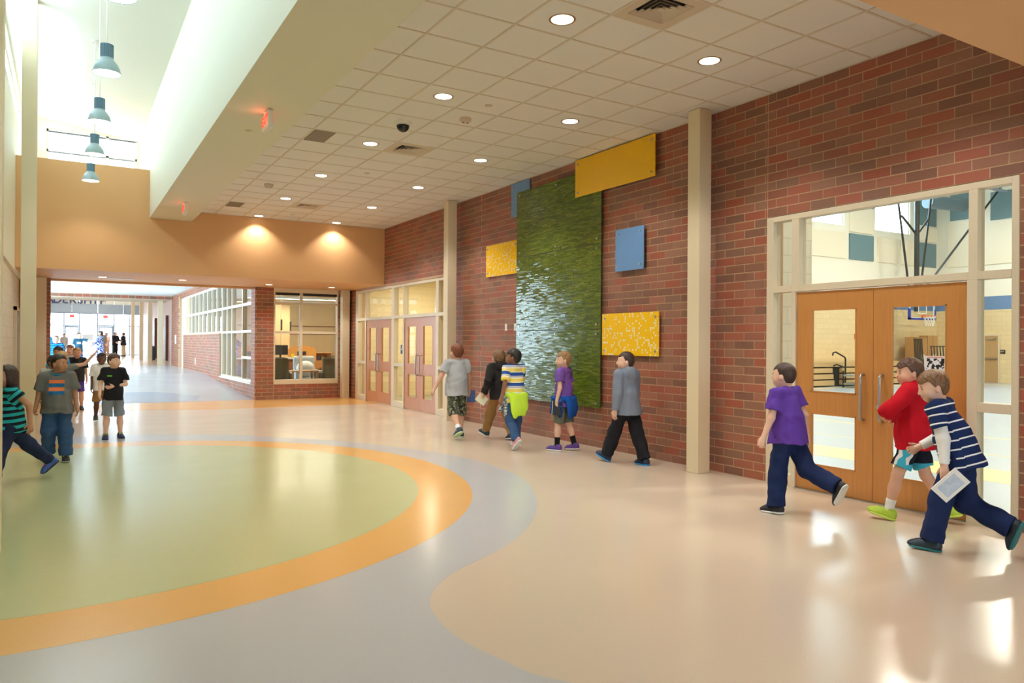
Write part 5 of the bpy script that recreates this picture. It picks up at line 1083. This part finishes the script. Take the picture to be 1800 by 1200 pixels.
    # ---- face
    if face:
        def blob(nm, m_, c, r_, par=None, n=10): b = MB().ell((0,0,0), (1,1,1), n, 7); vv = np.array(b.v)*np.array(r_)*hh; vv = np.array([Hd(*c)+hr2*p[0]+hf*p[1]+hu*p[2] for p in vv]); return np_obj(nm, W(vv), np.array([list(q)+[q[-1]]*(4-len(q)) for q in b.f if len(q) == 4]), m_, par or root)
        for s_ in (-1, 1):
            e = blob('eye', EYEW, (s_*.135,.345,.005), (.058,.030,.034)); blob('iris', IRIS, (s_*.135,.368,.005), (.030,.014,.030), e); blob('eyebrow', HR[hair if hair != 'grey' else 'ltbrown'], (s_*.135,.375,.085), (.072,.018,.014))
        blob('lips', LIP, (0,.392,-.275), (.085,.022,.026))
    PEOPLE[key] = dict(root=root, off=off, Rz=Rz, arms={s_: tuple(W(p)+RT for p in arms[s_][:3]) for s_ in (-1,1)}, fd={s_: Rz@arms[s_][4] for s_ in (-1,1)}, H=H)
    return root
# ================================================================== the cast
NAVY = cloth('navy', (30,44,84)); KHAKI = cloth('khaki', (160,124,80)); BLK = cloth('black', (30,30,34)); JEAN = cloth('denim', (60,88,128), .25); DJEAN = cloth('dark_denim', (40,48,74), .2)
GREYT = cloth('heather_grey', (176,178,182), .12); PURP = cloth('purple', (96,62,160)); PURP2 = cloth('light_purple', (120,84,170)); HGREY = cloth('hoodie_grey', (124,134,152), .15); RED = cloth('red', (196,20,38))
OLIVE = cloth('olive_grey', (112,114,98)); CHAR = cloth('charcoal', (44,44,46), .2); WHT = cloth('white', (238,238,236)); SH_GREY = cloth('grey_shorts', (130,140,150), .15); NEON = cloth('neon_yellow', (206,246,72), .05)
ST_NAVY = stripes('navy_white_stripe', (28,46,92), [(.0,.17,(240,240,242))], .047)
ST_POLO = stripes('polo_stripe', (244,240,226), [(.0,.26,(44,88,168)),(.26,.32,(60,60,70)),(.42,.72,(246,224,104)),(.86,.94,(150,160,180))], .105)
ST_TEAL = stripes('teal_black_stripe', (44,172,178), [(.0,.5,(30,34,38))], .052)
PRINT = boxprint('ringer_print', (112,110,106), [(-.062,.062,.215,.245,(240,124,70)),(-.062,.062,.182,.212,(30,110,160)),(-.062,.062,.145,.176,(240,124,70)),(-.062,.062,.110,.142,(30,110,160))])
BTEE = boxprint('black_tee_logo', (34,34,38), [(.02,.07,.218,.232,(120,220,60))], False); CAMO = camo('camo', [(84,90,74),(150,146,118),(46,48,44),(112,110,92)]); CHECK = camo('blue_check', [(38,70,140),(30,32,44),(70,110,180),(24,26,34)], 40.)
FLORAL = camo('blue_floral', [(236,240,246),(60,100,210),(40,70,190),(226,232,246)], 14.); TEALT = cloth('teal_blue', (46,86,110)); MINT = cloth('mint', (110,200,160)); BLU = cloth('sky_blue', (40,140,210)); GRN = camo('print_flap', [(170,180,184),(90,96,100),(210,216,216),(60,66,72)], 30.)
TRACK = cloth('track_black', (34,34,40)); BSH = boxprint('black_teal_shorts', (32,36,48), [(-.3,-.098,-.4,.1,(70,180,210)),(-.104,-.092,-.4,.1,(240,240,240)),(-.3,.3,-.4,-.158,(70,180,210))], False, False)
CW_ = 'children walking along the brick wall'; CL_ = 'children coming up from the corridor'
person('A', 'child in purple T-shirt and navy trousers striding past the gym doors', 1.40, (5.70,4.70), 'L', -6, lean=4, head=(-14,-2,0), L=(9,3,8,-2), R_=(-26,4,42,-62), aL=(6,16,14), aR=(-18,10,20), fat=1.18, h=.0075, skin='fair', hair='dkbrown', hstyle='buzz', top=PURP, sleeve=.62, hemz=-.045, bottom=NAVY, bottom_kind='baggy', shoe=(30,30,34), sole=(226,226,222), laces=(40,40,44), hands=('fist','relax'), group=CW_)
person('B', 'child in red hoodie and black shorts with lime shoes at the gym door', 1.47, (6.38,4.02), 'L', -22, lean=3, head=(-32,-6,0), L=(20,3,8,16), R_=(-14,3,22,-14), aL=(44,24,112), aR=(6,14,95), bdL=(.9,-.5,.25), bdR=(-.8,.8,.2), fat=.98, h=.0075, skin='light', hair='brown', hstyle='short', top=RED, top_kind='hood', hood=True, sleeve=2, bottom=BSH, bottom_kind='shorts', slen=-.06, shoe=(176,206,60), sole=(196,222,90), sock=((240,240,238),.07), hands=('fist','fist'), group=CW_)
person('C', 'child in navy and white striped shirt leaning forward with a paper', 1.43, (5.72,3.26), 'L', -14, lean=20, head=(-36,-16,0), L=(20,3,10,4), R_=(-2,5,62,-70), aL=(4,8,12), aR=(26,12,60), bdR=(-.6,.8,.3), fat=.98, h=.0075, skin='fair', hair='ltbrown', hstyle='short', top=ST_NAVY, sleeve=.62, under=WHT, bottom=NAVY, bottom_kind='baggy', shoe=mat('black_teal_shoe', (30,44,56), .5, var=.9, vscale=50), sole=(28,110,112), sock=((226,228,236),.05), hands=('grip','fist'), group=CW_)
person('D', 'child in grey hoodie and black track trousers with bright blue soles', 1.50, (6.47,7.42), 'R', -8, lean=3, head=(-48,0,0), L=(26,2,4,22), R_=(-16,3,4,0), aL=(-4,10,14), aR=(10,10,20), fat=1.0, skin='fair', hair='dkbrown', hstyle='buzz', top=HGREY, top_kind='hood', hood=True, sleeve=2, bottom=TRACK, bottom_kind='baggy', shoe=(30,46,72), sole=(36,150,220), group=CW_)
person('E', 'blond child in purple T-shirt with a blue jacket tied at the waist', 1.45, (6.17,9.02), 'L', -30, head=(-40,0,0), L=(8,3,6,2), R_=(-8,3,8,-4), aL=(-6,10,18), aR=(-8,10,20), fat=.92, skin='fair', hair='dkblond', hstyle='short', top=PURP2, sleeve=.6, bottom=OLIVE, bottom_kind='shorts', slen=-.01, shoe=mat('purple_blue_shoe', (92,60,140), .5, var=.8, vscale=40), sole=(230,230,226), sock=((26,26,30),.09), wrap=dict(mat=cloth('royal_blue', (28,88,180)), mat2=CHECK, len=.17), laces=(170,210,60), hands=('grip','relax'), group=CW_)
person('F', 'child in striped polo shirt with neon garment tied at the waist', 1.44, (5.66,9.30), 'L', -4, head=(-44,0,0), L=(-4,2,26,-46), R_=(6,2,8,0), aL=(-14,14,26), aR=(16,10,70), fat=.96, skin='brown', hair='black', hstyle='short', top=ST_POLO, sleeve=.72, bottom=JEAN, bottom_kind='long', shoe=mat('red_white_sneaker', (206,150,154), .5, var=.6, vscale=26), sole=(236,236,234), wrap=dict(mat=NEON, mat2=GRN, len=.20, name='top'), group=CW_)
person('G', 'long haired child in black hoodie and khaki trousers beside the striped polo', 1.47, (5.98,10.80), 'L', -4, lean=4, head=(-8,-4,0), L=(26,3,6,18), R_=(-12,3,10,-8), aL=(-12,26,30), aR=(8,10,40), bdL=(.4,.9,.1), skin='fair', hair='ltbrown', hstyle='shag', top=CHAR, top_kind='hood', hood=True, sleeve=2, bottom=KHAKI, shoe=(38,62,70), sole=(232,232,228), hands=('grip','relax'), group=CW_)
person('H', 'red haired child in grey T-shirt and camouflage shorts nearest the far doors', 1.55, (5.68,11.12), 'R', 4, head=(-18,0,0), L=(-16,3,26,-26), R_=(8,3,6,0), aL=(-6,30,10), aR=(-6,12,22), fat=1.14, skin='light', hair='red', hstyle='short', top=GREYT, sleeve=.66, bottom=CAMO, bottom_kind='shorts', slen=.035, shoe=(60,70,80), sole=(206,228,180), sock=((238,238,238),.05), hands=('relax','grip'), group=CW_)
person('I', 'long haired girl in teal and black striped top stepping out by the column', 1.33, (-.19,10.02), 'R', -112, lean=6, head=(0,-2,0), L=(30,4,24,4), R_=(-40,4,6,-40), aL=(-34,16,40), aR=(24,10,60), fat=1.02, skin='tan', hair='dkbrown', hstyle='long', top=ST_TEAL, sleeve=.42, bottom=DJEAN, bottom_kind='slim', shoe=mat('bright_runner', (60,90,160), .5, var=.95, vscale=45), sole=(40,40,46), laces=(230,60,150), group=CL_)
person('J', 'child in grey ringer T-shirt with orange and blue print and torn jeans', 1.38, (.00,11.22), 'L', 184, head=(-50,-4,0), L=(4,4,4,0), R_=(6,5,34,-22), aL=(-4,12,16), aR=(-4,14,18), fat=1.22, skin='tan', hair='black', hstyle='buzz', top=PRINT, sleeve=.78, trim=cloth('teal_trim', (36,130,164)), bottom=JEAN, bottom_kind='baggy', shoe=(34,34,36), sole=(228,228,226), laces=(190,230,50), hands=('relax','fist'), group=CL_)
person('K', 'child in black T-shirt and grey shorts with one arm across the belly', 1.36, (.54,13.50), 'R', 178, head=(-34,-2,0), L=(-2,6,4,0), R_=(4,6,6,0), aL=(8,10,88), aR=(12,14,30), bdL=(.95,.35,.0), fat=.90, skin='fair', hair='brown', hstyle='short', top=BTEE, sleeve=.66, bottom=SH_GREY, bottom_kind='shorts', slen=-.005, shoe=(28,40,84), sole=(60,70,100), laces=(190,220,60), group=CL_)
person('L', 'child in white T-shirt and khaki shorts behind the black T-shirt', 1.33, (.50,16.75), 'R', 176, head=(10,-6,0), L=(4,3,6,0), R_=(-8,3,10,-4), skin='dark', hair='black', hstyle='buzz', h=.011, top=WHT, sleeve=.8, bottom=KHAKI, bottom_kind='shorts', shoe=(60,60,60), sole=(180,200,60), group=CL_)
person('M', 'girl with fair hair and mint shirt raising one hand in the line', 1.36, (.02,15.6), 'L', 180, head=(-30,0,0), aL=(15,104,38), bdL=(0,.2,1), hands=('flat','relax'), aR=(-4,10,14), h=.011, skin='light', hair='blond', hstyle='bob', top=boxprint('grey_mint_shirt', (120,124,118), [(-.2,.2,-.1,.2,(112,200,160))], False), sleeve=.5, bottom=DJEAN, shoe=(150,120,60), group=CL_)
person('N', 'child with cropped fair hair and dark shirt farther back in the line', 1.42, (.30,19.4), 'L', 180, head=(0,-12,0), L=(8,3,6,0), R_=(-8,3,10,-6), h=.013, skin='light', hair='dkblond', hstyle='buzz', top=CHAR, sleeve=.8, bottom=cloth('violet_shorts', (90,70,170)), bottom_kind='shorts', shoe=(60,60,64), group=CL_)
person('O', 'dark haired child half hidden between the column and the ringer T-shirt', 1.32, (-.10,14.3), 'L', 182, head=(-40,0,0), h=.011, skin='brown', hair='black', hstyle='short', top=cloth('pale_print', (170,176,170), .3), bottom=DJEAN, shoe=(50,50,52), group=CL_)
person('P', 'dark haired child peering over the line', 1.44, (-.05,18.0), 'L', 182, head=(8,0,0), h=.013, skin='tan', hair='black', hstyle='short', top=BLU, bottom=NAVY, shoe=(50,50,52), group=CL_)
person('Q', 'brown haired child just behind the one peering over', 1.46, (.16,21.0), 'L', 182, h=.014, skin='light', hair='ltbrown', hstyle='short', top=GREYT, bottom=NAVY, shoe=(50,50,52), group=CL_)
person('R', 'child in bright blue striped shirt far back by the brick pier', 1.45, (-.18,26.6), 'L', 182, h=.014, skin='fair', hair='ltbrown', hstyle='buzz', top=stripes('blue_stripe_tee', (40,150,220), [(0,.5,(20,90,150))], .05), sleeve=.8, bottom=NAVY, shoe=(50,50,52), zfloor=.27, group=CL_)
person('S', 'child in light blue shirt farthest left behind the brick pier', 1.55, (-.52,29.0), 'L', 182, h=.015, skin='fair', hair='blond', hstyle='buzz', top=BLU, sleeve=.8, bottom=NAVY, shoe=(50,50,52), zfloor=.39, group=CL_)
CB_ = 'people in the distant lobby'
person('T', 'child in dark teal T-shirt holding out an arm in the lobby', 1.50, (.55,37.0), 'L', 176, head=(-30,0,0), aL=(70,60,10), aR=(0,10,10), h=.016, skin='fair', hair='brown', hstyle='buzz', top=boxprint('teal_logo', (46,86,110), [(-.05,.05,.16,.22,(220,230,236))], False), sleeve=.8, bottom=JEAN, shoe=(50,50,60), zfloor=ZF, group=CB_)
person('U', 'woman in blue flowered dress in the lobby', 1.66, (1.40,40.5), 'L', 250, head=(0,4,0), aL=(50,20,20), aR=(20,10,40), h=.018, skin='fair', hair='dkbrown', hstyle='long', top=FLORAL, sleeve=1.9, bottom=None, dress=-.30, shoe=(200,180,170), zfloor=ZF, group=CB_)
person('V', 'man in grey jacket and tan trousers behind the flowered dress', 1.80, (1.95,52), 'L', 200, head=(-20,0,0), aL=(10,12,30), aR=(10,12,30), h=.02, skin='light', hair='grey', hstyle='buzz', top=cloth('stone_grey', (150,148,134)), top_kind='jacket', sleeve=2, bottom=cloth('tan_trousers', (190,160,130)), shoe=(60,50,46), zfloor=ZF, group=CB_)
person('W', 'person in blue jeans standing by the left entrance door', 1.68, (-.05,61), 'L', 190, h=.02, skin='light', hair='brown', hstyle='short', top=GREYT, sleeve=.8, bottom=JEAN, shoe=(60,60,60), zfloor=ZF, group=CB_)
person('X', 'man in dark suit standing at the right entrance door', 1.84, (3.22,62.5), 'L', 140, head=(-20,0,0), aL=(20,8,70), aR=(10,8,50), h=.02, skin='light', hair='dkbrown', hstyle='buzz', top=BLK, top_kind='jacket', sleeve=2, bottom=BLK, shoe=(30,30,30), zfloor=ZF, group=CB_)
person('Y', 'man in dark polo and beige trousers talking to the suited man', 1.80, (3.48,61.0), 'L', 300, aL=(6,8,60), aR=(6,8,30), h=.02, fat=1.1, skin='light', hair='dkbrown', hstyle='short', top=CHAR, sleeve=.9, bottom=cloth('beige_trousers', (206,190,158)), bottom_kind='baggy', shoe=(40,36,34), zfloor=ZF, group=CB_)
person('Z', 'person in pale pink top beside the grey jacket man', 1.72, (2.35,56), 'L', 210, aL=(20,14,80), aR=(20,14,80), h=.02, skin='light', hair='dkbrown', hstyle='short', top=cloth('pale_pink', (226,190,180)), sleeve=.9, bottom=cloth('tan_trousers2', (196,160,136)), shoe=(60,50,46), zfloor=ZF, group=CB_)
# ---- things held
def held(key, sgn, name, label, size, cover, cat='book', tiltv=(0,0,1), shift=(0,0,0), page=None):
    p = PEOPLE[key]; w0 = p['arms'][sgn][2]; fd = p['fd'][sgn]; c = w0+fd*.06*p['H']+np.array(shift); a = nrm(np.array(tiltv, float)); b = nrm(np.cross(a, [.3,1,.1])); n = np.cross(a, b)
    t = thing(name, tuple(c), label, cat)
    def slab(nm, sx, sy, sz, m_, o=(0,0,0)):
        cc = c+a*o[0]+b*o[1]+n*o[2]; vs = [cc+a*sx*i+b*sy*j+n*sz*k_ for k_ in (-.5,.5) for i, j in ((-.5,-.5),(.5,-.5),(.5,.5),(-.5,.5))]; MB().add(vs, [(3,2,1,0),(4,5,6,7),(0,1,5,4),(1,2,6,5),(2,3,7,6),(3,0,4,7)]).build(nm, m_, t)
    if page: slab('pages', size[0]*.96, size[1]*.96, size[2]*.8, mat('white_paper'), (0,size[1]*.02,0)); slab('cover', size[0], size[1], .003, cover, (0,0,size[2]*.45)); slab('cover', size[0], size[1], .003, cover, (0,0,-size[2]*.45)); slab('spine', size[0], .004, size[2]*.9, cover, (0,-size[1]*.5,0))
    else: slab('sheet', size[0], size[1], size[2], cover); slab('print', size[0]*.7, size[1]*.7, .001, mat('pale_blue_print', (196,212,236), .6, var=.3, vscale=30), (0,0,size[2]*.5+.0006))
held('C', -1, 'booklet', 'white booklet held by the striped shirt child', (.23,.19,.006), mat('white_paper'), 'booklet', (.45,-.55,.75), (.02,-.03,-.06))
held('E', -1, 'held_book', 'dark book held by the blond child in purple', (.21,.15,.025), mat('dark_book', (40,42,48), .5), 'book', (.15,.1,1), (.02,-.02,-.01), True)
held('G', -1, 'held_book', 'thin book held out by the child in black hoodie', (.20,.14,.02), mat('cream_book', (200,196,170), .5), 'book', (-.3,.8,.45), (0,0,-.02), True)
held('H', 1, 'held_book', 'blue and white book held by the red haired child', (.20,.14,.03), mat('blue_book', (70,100,160), .5, var=.6, vscale=30), 'book', (.1,.2,1), (.03,0,-.02), True)
